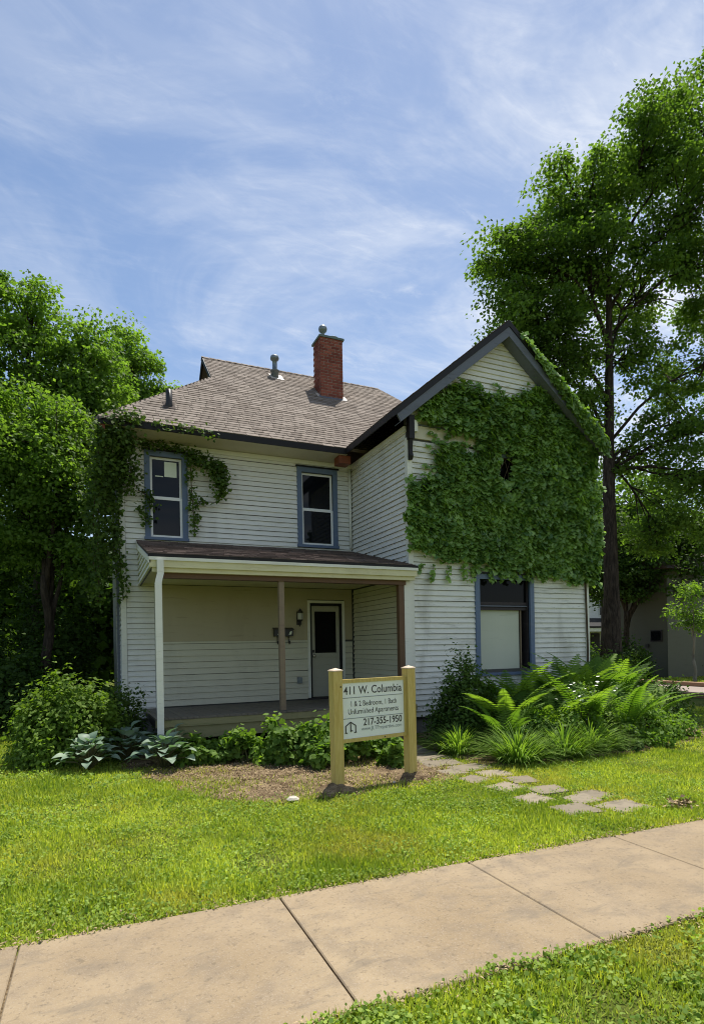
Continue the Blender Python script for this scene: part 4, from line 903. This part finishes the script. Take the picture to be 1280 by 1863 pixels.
ok = (in_poly(jx, jz, polyU) | in_poly(jx, jz, polyL)) & ~((np.abs(jx - 7.26) < .19) & (np.abs(jz - 4.99) < .33)) & ~((np.abs(jx - 7.32) < .09) & (np.abs(jz - 4.50) < .12))
X, Z = X[ok], Z[ok]; n = len(X)
thick = .055 + .03 * (wob(X, Z, 2.4) + 1) + .035 * (wob(X, Z, 9, 2) + 1)
thick = thick * np.where(Z > 6.2, .6, 1)
Yv = YB - .03 - thick * rng.uniform(.15, 1, n) ** .6
P = np.stack([X, Yv, Z], 1)
nr = np.array([0, -.85, .78]) + rng.normal(size=(n, 3)) * .40 + np.stack([-wob(X + .05, Z, 5) * .5, np.zeros(n), wob(X, Z + .1, 5) * .5], 1)
tp = np.array([0, -.35, -1.0]) + rng.normal(size=(n, 3)) * .38
leaf_obj('leaves', MAT['ivy'], iv, P, nr, tp, rng.uniform(.05, .125, n), rng.uniform(0, 1, n) * .8 + .2 * (wob(X, Z, 3, 4) > 0), tpl=MAPLE)
# runners with small leaves leaving the main mat
run = [((5.78, 4.98), (5.48, 5.26)), ((5.9, 5.30), (5.55, 5.46)), ((5.72, 4.80), (5.40, 4.86)), ((6.2, 5.55), (5.9, 5.44)), ((5.6, 6.12), (5.42, 5.90)), ((7.2, 6.44), (7.05, 6.62)), ((6.75, 6.38), (6.66, 6.56))]
run += [((q, 3.06), (q + random.uniform(-.12, .12), 3.06 - random.uniform(.10, .32))) for q in (5.35, 5.6, 5.95, 6.2, 6.45, 6.8, 7.35, 7.8, 8.1, 8.45, 8.8, 9.1)]
rp, rm = [], MB()
for (ax, az), (bx_, bz) in run:
    rm.tube([(ax, YB - .05, az), ((ax + bx_) / 2 + .02, YB - .06, (az + bz) / 2), (bx_, YB - .05, bz)], .004, 4, False)
    for q in range(26): u_ = random.random(); rp.append((ax + (bx_ - ax) * u_ + random.gauss(0, .025), YB - .05 - random.random() * .05, az + (bz - az) * u_ + random.gauss(0, .025)))
rm.build('runners', MAT['vine_stem'], iv); rp = np.array(rp); n = len(rp)
leaf_obj('leaves', MAT['ivy'], iv, rp, np.array([0, -.9, .5]) + rng.normal(size=(n, 3)) * .4, np.array([0, -.2, -1.0]) + rng.normal(size=(n, 3)) * .5, rng.uniform(.035, .08, n), rng.uniform(.2, 1, n), tpl=MAPLE)
# ivy creeping over the right roof slope, its leaves edging the rake
n = 5200; t = rng.beta(1.9, 1.1, n) * .88 + .10; sx = APX + (WX1 - APX) * t; sz = WAZ - (WAZ - WEZ) * t
side = rng.random(n) < .40; den_ = rng.random(n) < np.clip(.25 + 1.6 * t + .5 * wob(t * 22, t * 5, 2), 0, 1)
yo = np.abs(rng.normal(size=n)) * .5 - .05; zo = np.abs(rng.normal(size=n)) * .045 + .015 * (1 + wob(t * 40, yo * 6, 2))
P = np.stack([sx + np.where(side, 0, rng.normal(size=n) * .03), np.where(side, WY0 - .035 - rng.uniform(0, .05, n), WY0 + yo), np.where(side, sz + .03 - rng.uniform(0, .36, n) * np.clip(1.5 * t - .12, 0, 1), sz + zo)], 1)[den_]
nr = (np.where(side[:, None], np.array([.15, -1, .35]), np.array([.55, -.25, .85])) + rng.normal(size=(n, 3)) * .38)[den_]; n = len(P)
leaf_obj('leaves', MAT['ivy'], iv, P, nr, np.array([.45, -.3, -.6]) + rng.normal(size=(n, 3)) * .55, rng.uniform(.05, .12, n), rng.uniform(.1, 1, n), tpl=MAPLE)
n = 2200; a = rng.random(n); P = np.stack([XB1 + .02 + rng.uniform(0, .17, n) * (.7 + .4 * wob(a * 20, a * 3, 1)) , YB - .15 + rng.uniform(0, 1.3, n), 2.75 + (1 - rng.random(n) ** 1.2) * 3.0], 1)
leaf_obj('leaves', MAT['ivy'], iv, P, np.array([.7, -.6, .6]) + rng.normal(size=(n, 3)) * .5, np.array([.3, -.3, -1]) + rng.normal(size=(n, 3)) * .4, rng.uniform(.06, .115, n), rng.uniform(.1, 1, n), tpl=MAPLE)
m = MB()
for k in range(26):
    x0 = random.uniform(6.5, 9.3); z0 = random.uniform(3.2, 4.2); pts = []
    for j in range(7): pts.append((x0 + random.uniform(-.12, .12) + j * .02, YB - .035, z0 + j * .33))
    m.tube([p for p in pts if p[2] < 5.3 or (p[0] > 5.8 and p[2] < 6.3)] if pts[-1][2] > 5.3 else pts, .007, 5)
m.tube([(9.30, YB - .05, 0), (9.32, YB - .05, 1.5), (9.28, YB - .05, 3.0)], .02, 6)
m.build('stems', MAT['vine_stem'], iv)

# vine on the left corner of the main wall
vn = thing('trumpet_vine', (.25, YA - .1, 0), 'loose hanging vine draped over the left house corner and upper window', 'vine')
m = MB(); P = []; Tt = []
def strand(pts, dens, spread, yoff=.10):
    pts = [Vector(p) for p in pts]; m.tube(pts, [.010] * len(pts), 5, False)
    for p, q in zip(pts[:-1], pts[1:]):
        for i in range(max(2, int((q - p).length * dens))):
            c = p.lerp(q, random.random()); P.append((c.x + random.gauss(0, spread), c.y - abs(random.gauss(0, yoff)) - .03, c.z + random.gauss(0, spread)))
for k in range(9):
    x0 = random.uniform(.0, .62); strand([(x0, YA - .5, 5.60), (x0 + random.uniform(-.1, .1), YA - .22, 5.1), (x0 + random.uniform(-.15, .1), YA - .12, 4.65)], 130, .10, .12)
for k in range(6):
    x0 = random.uniform(.02, .42); strand([(x0, YA - .16, 4.7), (x0 - .02 + random.uniform(-.05, .05), YA - .10, 3.8), (x0 + random.uniform(-.05, .05), YA - .06, random.uniform(2.4, 3.4))], 70, .045, .06)
for k in range(2):
    x0 = random.uniform(-.05, .12); y0 = random.uniform(11.9, 12.8); strand([(x0, y0, 5.4), (x0 - .1, y0, 4.2), (x0 - .12, y0 - .1, 3.0), (x0 - .05, y0, random.uniform(2.2, 3.2))], 110, .12, .1)
strand([(.55, YA - .06, 5.46), (1.0, YA - .09, 5.47), (1.5, YA - .09, 5.45), (1.75, YA - .08, 5.36)], 90, .035, .04)
strand([(.72, YA - .07, 4.6), (.9, YA - .08, 4.5), (.98, YA - .07, 4.3)], 110, .05, .04); strand([(.72, YA - .07, 4.3), (.86, YA - .08, 4.05), (.95, YA - .07, 3.98)], 80, .05, .04)
for k in range(4): strand([(1.70, YA - .08, 5.38 + random.uniform(-.1, .02)), (1.95, YA - .14, 5.26 + random.uniform(-.08, .06)), (2.25, YA - .16, 5.05 + random.uniform(-.1, .1)), (2.22, YA - .12, 4.62)], 100, .065, .08)
strand([(1.68, YA - .08, 5.3), (1.70, YA - .09, 4.7), (1.73, YA - .08, 4.2), (1.75, YA - .06, 3.85)], 55, .04, .05); strand([(1.74, YA - .08, 4.35), (1.9, YA - .08, 4.5), (2.0, YA - .07, 4.42)], 60, .04, .04)
strand([(.9, EY + .02, 5.62), (1.5, EY - .02, 5.66), (2.1, EY - .02, 5.60)], 40, .045, .03); strand([(.3, EY - .02, 5.7), (.62, EY - .05, 5.75), (.75, EY - .05, 5.66)], 160, .07, .05)
m.build('stems', MAT['vine_stem'], vn)
P = np.array(P); n = len(P); P = np.repeat(P, 2, axis=0) + rng.normal(size=(2 * n, 3)) * .035; n = len(P)
leaf_obj('leaves', MAT['vine'], vn, P, np.array([-.1, -.7, .7]) + rng.normal(size=(n, 3)) * .55, np.array([0, -.3, -.8]) + rng.normal(size=(n, 3)) * .6, rng.uniform(.05, .105, n), rng.uniform(0, 1, n), tpl=KITE)

# hostas: every leaf a part
hm = MB(); nu, nv = 4, 6; hv = []; 
for j in range(nv + 1):
    t = j / nv; w = .5 * math.sin(math.pi * min(1, t ** .75)) ** .8 * (1 - .25 * t) if 0 < t < 1 else 0.01
    for i in range(nu + 1):
        s = (i / nu - .5) * 2; hv.append((s * w, t, .10 * abs(s) * w * 2 + .16 * math.sin(t * 2.4) - .26 * t * t + .012 * math.sin(i * 3 + j)))
hm.v = hv; hm.f = [(j * (nu + 1) + i, j * (nu + 1) + i + 1, (j + 1) * (nu + 1) + i + 1, (j + 1) * (nu + 1) + i) for j in range(nv) for i in range(nu)]
HME = []
for k in range(3):
    me = hm.mesh('leaf'); me.materials.append(MAT['hosta']); me.polygons.foreach_set('use_smooth', [True] * len(me.polygons))
    at = me.attributes.new('tint', 'FLOAT', 'POINT'); at.data.foreach_set('value', [(.15, .5, .95)[k]] * len(me.vertices)); HME.append(me)
def hosta(label, c, r_, nl, hs=.5):
    t = thing('hosta', c, label, 'hosta', 'hostas in front of the left bush'); sm = MB(); c = Vector(c)
    for i in range(nl):
        a = i * 2.4 + random.uniform(-.3, .3); q = (i + .5) / nl; L_ = r_ * (.28 + .16 * random.random()); rad = r_ * (.10 + .62 * q)
        b = c + Vector((math.cos(a) * rad, math.sin(a) * rad, hs * (1 - .62 * q) * random.uniform(.85, 1.1)))
        o = bpy.data.objects.new('leaf', HME[random.choice((0, 1, 1, 2))]); put(o, t)
        o.matrix_basis = Matrix.Translation(b) @ Matrix.Rotation(a - math.pi / 2 + random.uniform(-.3, .3), 4, 'Z') @ Matrix.Rotation(R(40 - 44 * q + random.uniform(-14, 14)), 4, 'X') @ Matrix.Rotation(random.uniform(-.3, .3), 4, 'Y') @ Matrix.Diagonal((L_ * .95, L_, L_, 1))
        sm.tube([c + Vector((0, 0, -.02)), c.lerp(b, .5) + Vector((0, 0, .05)), b], [.008, .007, .006], 5, False)
    sm.build('stalks', MAT['stem'], t)
hosta('blue green hosta leftmost in front of the round bush', (-.15, 8.5, 0), .46, 52, .38)
hosta('blue green hosta right of the leftmost one, nearest the weeds', (.78, 8.15, 0), .48, 54, .38)
hosta('shaded hosta behind the two front hostas', (.36, 8.95, 0), .46, 46, .42)
hosta('shaded hosta at the foot of the porch downspout', (.80, 8.75, 0) if False else (.95, 8.78, 0), .40, 20, .42)

# leafy weeds under the porch
WG = 'leafy weeds along the front of the porch'
wl = ['leftmost leafy weed clump beside the hosta', 'second leafy weed clump from the hosta', 'third leafy weed clump from the hosta', 'tall leafy weed clump in front of the porch skirt middle', 'leafy weed clump left of the tall one by the sign',
      'tall leafy weed clump just left of the left sign post', 'low leafy weed clump behind the left sign post', 'leafy weed clump seen under the sign panel', 'leafy weed clump under the right half of sign panel', 'small bright weed seedling beside the right sign post', 'shaded weed clump against the porch skirt']
for lab, (c, r_, h_) in zip(wl, (((1.18, 8.25, 0), .30, .34), ((1.55, 8.2, 0), .30, .38), ((1.85, 7.95, 0), .32, .46), ((2.22, 7.75, 0), .36, .60), ((2.55, 7.6, 0), .34, .50), ((2.85, 7.5, 0), .36, .62), ((2.72, 7.15, 0), .26, .30), ((3.25, 7.35, 0), .36, .46), ((3.62, 7.45, 0), .34, .44), ((3.58, 6.82, 0), .18, .34), ((1.4, 8.6, 0), .4, .36))):
    shrub('weed_clump', lab, c, r_, r_, h_, 1100, .07, 'weed', 12, 'weed', WG, MAPLE, .15, 'stem')
# ferns: every frond a part
FME = []
for kind in range(3):
    f_ = MB(); npn = 26; spine = []
    for i in range(npn + 1):
        t = i / npn; spine.append(Vector((0, .62 * t ** 1.5 * (1 + .25 * kind * t), t - .30 * t ** 3)))
    f_.tube(spine, [.010 * (1 - .85 * i / npn) for i in range(npn + 1)], 4, False)
    for i in range(2, npn):
        t = i / npn; w = .175 * math.sin(math.pi * min(1, t * .96 + .03)) ** .65 * (1.15 - .5 * t); tg = (spine[i + 1] - spine[i - 1]).normalized()
        for s in (-1, 1):
            sd_ = Vector((s, 0, 0)); dr = (sd_ + tg * .45 + Vector((0, .1, -.18))).normalized(); ww = tg * .0178; p0 = spine[i]
            f_.add([p0 - ww, p0 + ww, p0 + dr * w * .6 + ww * .85, p0 + dr * w, p0 + dr * w * .6 - ww * .85], [(0, 1, 2, 3, 4) if s < 0 else (4, 3, 2, 1, 0)])
    for tn in (.2, .75):
        me = f_.mesh('frond'); me.materials.append(MAT['fern']); at = me.attributes.new('tint', 'FLOAT', 'POINT'); at.data.foreach_set('value', [tn] * len(me.vertices)); FME.append(me)
def fern(label, c, L_, nf, lean=0.0):
    t = thing('fern', c, label, 'fern', 'ferns in the bed before the wing'); c = Vector(c)
    MB().lathe((c.x, c.y, -.02), [(.07, 0), (.06, .05), (.02, .09)], 8).build('crown', MAT['stem'], t)
    for i in range(nf):
        a = i * 2 * math.pi / nf + random.uniform(-.25, .25); o = bpy.data.objects.new('frond', FME[random.randrange(len(FME))]); put(o, t); q = L_ * random.uniform(.78, 1.12)
        o.matrix_basis = Matrix.Translation(c + Vector((math.cos(a) * .05, math.sin(a) * .05, .02))) @ Matrix.Rotation(a - math.pi / 2, 4, 'Z') @ Matrix.Rotation(R(random.uniform(-4, 20) - lean), 4, 'X') @ Matrix.Rotation(random.uniform(-.35, .35), 4, 'Z') @ Matrix.Diagonal((q * 1.05, q, q, 1))
for lab, c, L_, nf, le in (('tall dark fern just right of the wing corner bush', (5.85, 7.4, 0), 1.20, 16, 0), ('tall fern before the left edge of the shaded window', (6.35, 7.9, 0), 1.35, 16, 0), ('tall fern under the middle of the shaded window', (6.95, 8.0, 0), 1.3, 16, 0),
                           ('tall fern before the right edge of the shaded window', (7.65, 8.0, 0), 1.42, 16, 0), ('tall fern under the right clapboards of the wing', (8.35, 8.1, 0), 1.45, 17, -5), ('dark fern at the right wall corner of the wing', (9.1, 8.2, 0), 1.35, 17, -6),
                           ('rounded dark fern right of the wing corner', (9.9, 8.9, 0), 1.25, 17, -8), ('sunlit fern with bright arching fronds right of centre', (7.0, 6.85, 0), 1.05, 15, -4), ('sunlit fern leaning right with bright yellow fronds', (7.75, 6.8, 0), 1.10, 15, 0),
                           ('low fern behind the left daylily clump', (5.5, 6.95, 0), .85, 11, 0), ('shaded fern between the window fern and sunlit ferns', (6.4, 7.1, 0), 1.1, 14, 0), ('dark fern at the far right end of the bed', (9.1, 7.4, 0), 1.0, 12, 4)):
    fern(lab, c, L_, nf, le)
# daylilies
LSTRIP = (np.array([(-.5, 0, 0), (.5, 0, 0), (.46, .35, .02), (-.46, .35, .02), (.36, .65, -.05), (-.36, .65, -.05), (.2, .87, -.19), (-.2, .87, -.19), (0, 1, -.36)]), [(0, 1, 2, 3), (3, 2, 4, 5), (5, 4, 6, 7), (7, 6, 8)])
def lily(label, c, L_, n):
    t = thing('daylily', c, label, 'daylily', 'daylily clumps at the bed edge'); a = rng.uniform(0, 2 * np.pi, n); q = rng.uniform(0, 1, n) ** .6
    P = np.stack([c[0] + np.cos(a) * .26 * q, c[1] + np.sin(a) * .26 * q, np.zeros(n)], 1); el = R(84) - q * R(50) + rng.normal(size=n) * .12
    tp = np.stack([np.cos(a) * np.cos(el), np.sin(a) * np.cos(el), np.sin(el)], 1); nr = np.stack([-np.cos(a) * np.sin(el), -np.sin(a) * np.sin(el), np.cos(el)], 1)
    leaf_obj('blades', MAT['lily'], t, P, nr, tp, rng.uniform(.6, 1.1, n) * L_, rng.uniform(0, 1, n), tpl=LSTRIP, wid=rng.uniform(.016, .026, n))
lily('fullest daylily clump at the bed edge right of the path', (5.15, 6.25, 0), .54, 640); lily('daylily clump right of the fullest one', (5.95, 6.25, 0), .50, 560); lily('daylily clump at right below the sunlit ferns', (6.55, 6.35, 0), .52, 560)
lily('dark daylily clump between the path and the corner bush', (4.85, 7.2, 0), .46, 420)
# right hand ground plants
for lab, c, r_, h_, mt, lf in (('pale leaved plant with white blooms before the sunlit ferns', (6.75, 6.65, 0), .26, .92, 'weed', .05), ('low leafy plant at the right end of the bed edge', (7.6, 6.35, 0), .38, .36, 'weed', .06), ('spreading leafy plant near the right picture edge', (8.6, 6.85, 0), .55, .42, 'weed', .06),
                               ('shaded leafy plant behind the right bed edge', (9.4, 7.6, 0), .6, .55, 'dark_bush', .06), ('broad leafy filler plant behind the daylily clumps', (6.2, 6.8, 0), .55, .62, 'weed', .06), ('broad leafy filler plant among the sunlit ferns', (7.4, 7.1, 0), .7, .72, 'bush', .06), ('broad leafy filler plant right of the sunlit ferns', (8.3, 7.0, 0), .6, .55, 'weed', .06),
                               ('dark leafy filler plant between the corner bush and daylilies', (5.9, 7.2, 0), .6, .62, 'dark_bush', .07), ('dark leafy filler plant under the tall window ferns', (7.3, 7.6, 0), .7, .7, 'dark_bush', .07), ('dark leafy filler plant under the right clapboard ferns', (8.5, 7.5, 0), .7, .7, 'dark_bush', .07),
                               ('low plant left of the right end of the bed edge', (7.1, 6.2, 0), .28, .30, 'dark_bush', .05)):
    tt = shrub('leafy_plant', lab, c, r_, r_, h_, 2600 if 'filler' in lab else 1200, lf, mt, 12, 'plant', None, KITE, .16, 'stem')
    if 'blooms' in lab:
        n = 46; P = np.array(c) + rng.normal(size=(n, 3)) * np.array([.16, .14, .13]) + np.array([0, 0, .80])
        leaf_obj('blooms', MAT['petal'], tt, P, np.array([0, 0, 1]) + rng.normal(size=(n, 3)) * .3, rng.normal(size=(n, 3)), rng.uniform(.03, .06, n), np.ones(n), tpl=CLOVER)

# ================================================================== LAWN
def bare_mask(x, y):                   # 1 where soil or paving keeps the grass away
    jx, jy = x + wob(x, y, 5) * .16 + rng.normal(size=len(x)) * .10, y + wob(y, x, 5, .7) * .16 + rng.normal(size=len(x)) * .13
    b = in_poly(jx, jy, BED_L) | in_poly(jx, jy, BED_R)
    house = (x > .3) & (y > 8.8) & (x < 9.5)
    sw_ = (y < 3.575 - .028 * x + wob(x, x * .3, 4) * .035 - .012) & (y > 2.325 - .022 * x - wob(x, x * .4, 4, 2) * .03 + .012)
    return b | house | sw_
PAV = [(o.data.vertices[0].co.copy(), [v.co.copy() for v in o.data.vertices][:8]) for o in fp.children]
def paver_mask(x, y):
    k = np.zeros(len(x), bool)
    for _, vs_ in PAV: mx, my = sum(v.x for v in vs_) / 8, sum(v.y for v in vs_) / 8; k |= in_poly(x + rng.normal(size=len(x)) * .018, y + rng.normal(size=len(x)) * .022, [(mx + (v.x - mx) * .90, my + (v.y - my) * .90) for v in vs_])
    return k
def scatter(x0, x1, y0, y1, dens):
    n = int((x1 - x0) * (y1 - y0) * dens); return rng.uniform(x0, x1, n), rng.uniform(y0, y1, n)
GX, GY, GS = [], [], []
for x0, x1, y0, y1, dn, sc in ((.2, 5.2, 1.0, 2.36, 11500, .9), (-1.2, 5.6, 3.45, 4.6, 9500, 1.0), (-1.6, 7.6, 4.6, 6.1, 6500, 1.1), (5.6, 9.5, 3.3, 4.6, 4500, 1.1), (-2.6, 2.2, 6.1, 8.2, 5000, 1.2), (-3.4, 1.0, 8.2, 13.0, 2600, 1.4), (7.6, 13, 4.6, 9.5, 1500, 1.5), (3.2, 4.9, 6.1, 7.2, 3500, 1.0), (18.6, 27, 10, 18, 260, 2.6)):
    a, b = scatter(x0, x1, y0, y1, dn); k = ~(bare_mask(a, b) | paver_mask(a, b))
    thin = rng.random(len(a)) < (.97 - 1.1 * np.clip(wob(a, b, 2.1, 5) - .62, 0, .7) - .5 * np.clip(wob(a, b, 9, 1) - .5, 0, .8)); k &= thin
    GX.append(a[k]); GY.append(b[k]); GS.append(np.full(k.sum(), sc))
# stray blades inside the bare soil
a, b = scatter(.4, 4.3, 5.6, 8.3, 2200); k = in_poly(a, b, BED_L) & (rng.random(len(a)) < .20 + .5 * wob(a, b, 2.2) + .9 * np.clip(1.7 - a, 0, 1) + 1.5 * np.clip(6.0 - b, 0, 1)) & ~paver_mask(a, b); GX.append(a[k]); GY.append(b[k]); GS.append(np.full(k.sum(), 1.0))
GX, GY, GS = np.concatenate(GX), np.concatenate(GY), np.concatenate(GS); n = len(GX)
hgt = rng.uniform(.022, .056, n) * (1 + .40 * wob(GX, GY, 1.8, 3) + .25 * wob(GX, GY, 8, 6)) * (.8 + .2 * GS); a = rng.uniform(0, 2 * np.pi, n); el = R(4) + R(72) * rng.random(n) ** 1.25 + 0 * np.abs(rng.normal(size=n)) * R(42)
tp = np.stack([np.cos(a) * np.cos(el), np.sin(a) * np.cos(el), np.sin(el)], 1); nr = np.stack([-np.cos(a) * np.sin(el), -np.sin(a) * np.sin(el), np.cos(el)], 1)
lw_ = leaf_obj('lawn_grass', MAT['grass'], None, np.stack([GX, GY, np.zeros(n)], 1), nr, tp, hgt, np.clip(rng.random(n) ** 1.25 * .9 + .18 * wob(GX, GY, 1.3, 7) + .12 * wob(GX, GY, 9, 2), 0, 1), tpl=BLADE, wid=.0072 * GS * rng.uniform(.7, 1.4, n))
tag(lw_, 'short sunlit green lawn grass on both sides of the sidewalk', 'grass', kind='stuff')
CXs, CYs, CS = [], [], []
for x0, x1, y0, y1, dn, sc in ((.2, 5.2, 1.0, 2.36, 8200, 1.0), (-1.2, 6.5, 3.45, 6.1, 2600, .9), (-2.6, 1.6, 6.1, 9.2, 1100, 1.3)):
    a, b = scatter(x0, x1, y0, y1, dn); k = ~(bare_mask(a, b) | paver_mask(a, b)) & (rng.random(len(a)) < np.clip(.30 + .8 * wob(a, b, 3.2, 9) + .4 * wob(a, b, 11, 2), .05, 1)); CXs.append(a[k]); CYs.append(b[k]); CS.append(np.full(k.sum(), sc))
CXs, CYs, CS = np.concatenate(CXs), np.concatenate(CYs), np.concatenate(CS); n = len(CXs)
co = leaf_obj('clover', MAT['clover'], None, np.stack([CXs, CYs, rng.uniform(.02, .058, n)], 1), np.array([0, 0, 1]) + rng.normal(size=(n, 3)) * .6, rng.normal(size=(n, 3)), rng.uniform(.010, .026, n) * CS, rng.uniform(0, 1, n), tpl=CLOVER)
tag(co, 'broad clover and weed leaves mixed through the lawn', 'clover', kind='stuff')
# dry chips and leaf litter on the bare soil
a, b = scatter(.2, 4.5, 5.5, 8.6, 1500); k = in_poly(a, b, BED_L) & ~paver_mask(a, b) & (rng.random(len(a)) < np.clip(.65 + .5 * wob(a, b, 3, 2), 0, 1)); a, b = a[k], b[k]; n = len(a)
li = leaf_obj('leaf_litter', MAT['chips'], None, np.stack([a, b, rng.uniform(.008, .035, n)], 1), np.array([0, 0, 1]) + rng.normal(size=(n, 3)) * .5, rng.normal(size=(n, 3)), rng.uniform(.012, .042, n), rng.random(n) ** 1.4, tpl=KITE, wid=rng.uniform(.008, .03, n))
tag(li, 'dry tan mulch and leaf litter around the sign posts', 'leaf litter', kind='stuff')
a = rng.uniform(-1.2, 6.5, 2600); k = rng.random(len(a)) < .5; wv_ = .03 + .03 * (wob(a, a * .3, 5, 1) + 1)
b = np.where(k, 3.575 - .028 * a + np.abs(rng.normal(size=len(a))) * wv_ - .02, 2.325 - .022 * a - np.abs(rng.normal(size=len(a))) * wv_ + .02); n = len(a)
li = leaf_obj('dry_grass', MAT['chips'], None, np.stack([a, b, rng.uniform(.018, .030, n)], 1), np.array([0, 0, 1]) + rng.normal(size=(n, 3)) * .35, rng.normal(size=(n, 3)), rng.uniform(.012, .035, n), rng.uniform(.2, 1, n), tpl=KITE, wid=rng.uniform(.006, .016, n))
tag(li, 'dry tan clippings caught along the sidewalk edges', 'dry grass', kind='stuff')
# mounded soil round the post feet, a pale stone, a clump of dead leaves
for lab, c in (('dark soil mound at the foot of the left sign post', (2.36, 5.93)), ('dark soil mound at the foot of the right sign post', (3.43, 6.07))):
    m = MB(); ri = 6; sgn = 16; vv = [(c[0], c[1], .085)]
    for j in range(1, ri + 1):
        for i in range(sgn):
            aa = 2 * math.pi * i / sgn; q = j / ri * .23 * random.uniform(.88, 1.12); vv.append((c[0] + math.cos(aa) * q * 1.25, c[1] + math.sin(aa) * q, .08 * (1 - (j / ri) ** 1.6) + random.uniform(-.008, .012) - (.01 if j == ri else 0)))
    m.v = vv; m.f = [(0, 1 + i, 1 + (i + 1) % sgn) for i in range(sgn)] + [(1 + j * sgn + i, 1 + (j + 1) * sgn + i, 1 + (j + 1) * sgn + (i + 1) % sgn, 1 + j * sgn + (i + 1) % sgn) for j in range(ri - 1) for i in range(sgn)]
    tag(m.build('soil_mound', MAT['soil'], None, True), lab, 'soil')
def rock(label, c, r_, mat='stone'):
    m = MB(); m.lathe(c, [(.3 * r_, -.3 * r_), (.95 * r_, 0), (1.0 * r_, .25 * r_), (.7 * r_, .55 * r_), (.2 * r_, .68 * r_)], 9); m.v = [(vx + random.uniform(-.12, .12) * r_, vy + random.uniform(-.12, .12) * r_, vz + random.uniform(-.08, .08) * r_) for vx, vy, vz in m.v]
    tag(m.build('stone', MAT[mat], None), label, 'stone')
rock('pale flat stone on the bare soil left of the sign', (1.80, 5.70, .02), .065)
rock('small white pebble on the mulch by the right sign post', (3.08, 5.90, .02), .02)
n = 160; P = np.array([5.05, 3.80, .03]) + rng.normal(size=(n, 3)) * np.array([.07, .05, .018])
o = leaf_obj('dead_leaf_clump', MAT['chips'], None, P, np.array([0, 0, 1]) + rng.normal(size=(n, 3)) * .6, rng.normal(size=(n, 3)), rng.uniform(.03, .06, n), rng.uniform(0, 1, n)); tag(o, 'small clump of dead grey leaves on the lawn near the sidewalk', 'leaf clump', kind='stuff')

# ================================================================== NEIGHBOUR HOUSES
nb = thing('neighbour_house', (41.5, 39.5, 0), 'white two storey house seen between the ivy wing and the maple trunk', 'house')
MB().box(37.5, 46, 38.5, 47, 0, 6.1).build('wall', MAT['siding'], nb)
MB().prism([(37.0, 38.0, 6.1), (46.5, 38.0, 6.1), (46.5, 42.7, 9.0), (37.0, 42.7, 9.0)], (0, 0, .15)).build('roof', MAT['shingle_dark'], nb)
MB().box(37.0, 46.5, 37.85, 38.0, 5.95, 6.25).build('eave', MAT['trim_white'], nb)
for xx in (38.3, 41.0, 43.4):
    w_ = MB().box(xx, xx + .85, 38.44, 38.499, 3.9, 5.5).build('window', MAT['trim_white'], nb); MB().box(xx + .08, xx + .77, 38.40, 38.439, 3.98, 4.68).build('pane', MAT['glass'], w_); MB().box(xx + .08, xx + .77, 38.41, 38.438, 4.73, 5.42).build('pane', MAT['glass'], w_)
pr_ = MB().prism([(36.5, 36.0, 2.75), (45, 36.0, 2.75), (45, 38.4, 3.55), (36.5, 38.4, 3.55)], (0, 0, .14)).build('porch_roof', MAT['black_trim'], nb)
MB().box(36.6, 44.9, 36.05, 36.25, 2.45, 2.74).build('beam', MAT['trim_white'], pr_)
for xx in (36.8, 39.5, 42.2, 44.7): MB().box(xx - .08, xx + .08, 36.08, 36.22, 0, 2.449).build('column', MAT['trim_white'], pr_)
MB().box(40.0, 41.0, 38.43, 38.499, .3, 2.35).build('door', MAT['dark_wood'], nb)
nb = thing('neighbour_house', (25, 18.5, 0), 'shaded drab beige house wall behind the sapling and maple', 'house')
MB().box(22.0, 29.0, 17.0, 20.2, 0, 4.6).build('wall', MAT['drab'], nb)
MB().prism([(21.5, 16.6, 4.6), (21.5, 20.6, 4.6), (21.5, 18.6, 6.2)], (8, 0, 0)).build('roof', MAT['shingle_dark'], nb)
w_ = MB().box(21.95, 21.999, 17.25, 17.80, 1.55, 2.05).build('window', MAT['dark_wood'], nb); MB().box(21.93, 21.949, 17.30, 17.75, 1.60, 2.0).build('pane', MAT['glass'], w_)
MB().box(21.94, 21.999, 18.35, 18.75, 1.20, 1.36).build('vent', MAT['black_metal'], nb); MB().box(21.94, 21.999, 17.9, 18.05, 1.3, 1.45).build('vent', MAT['black_metal'], nb)
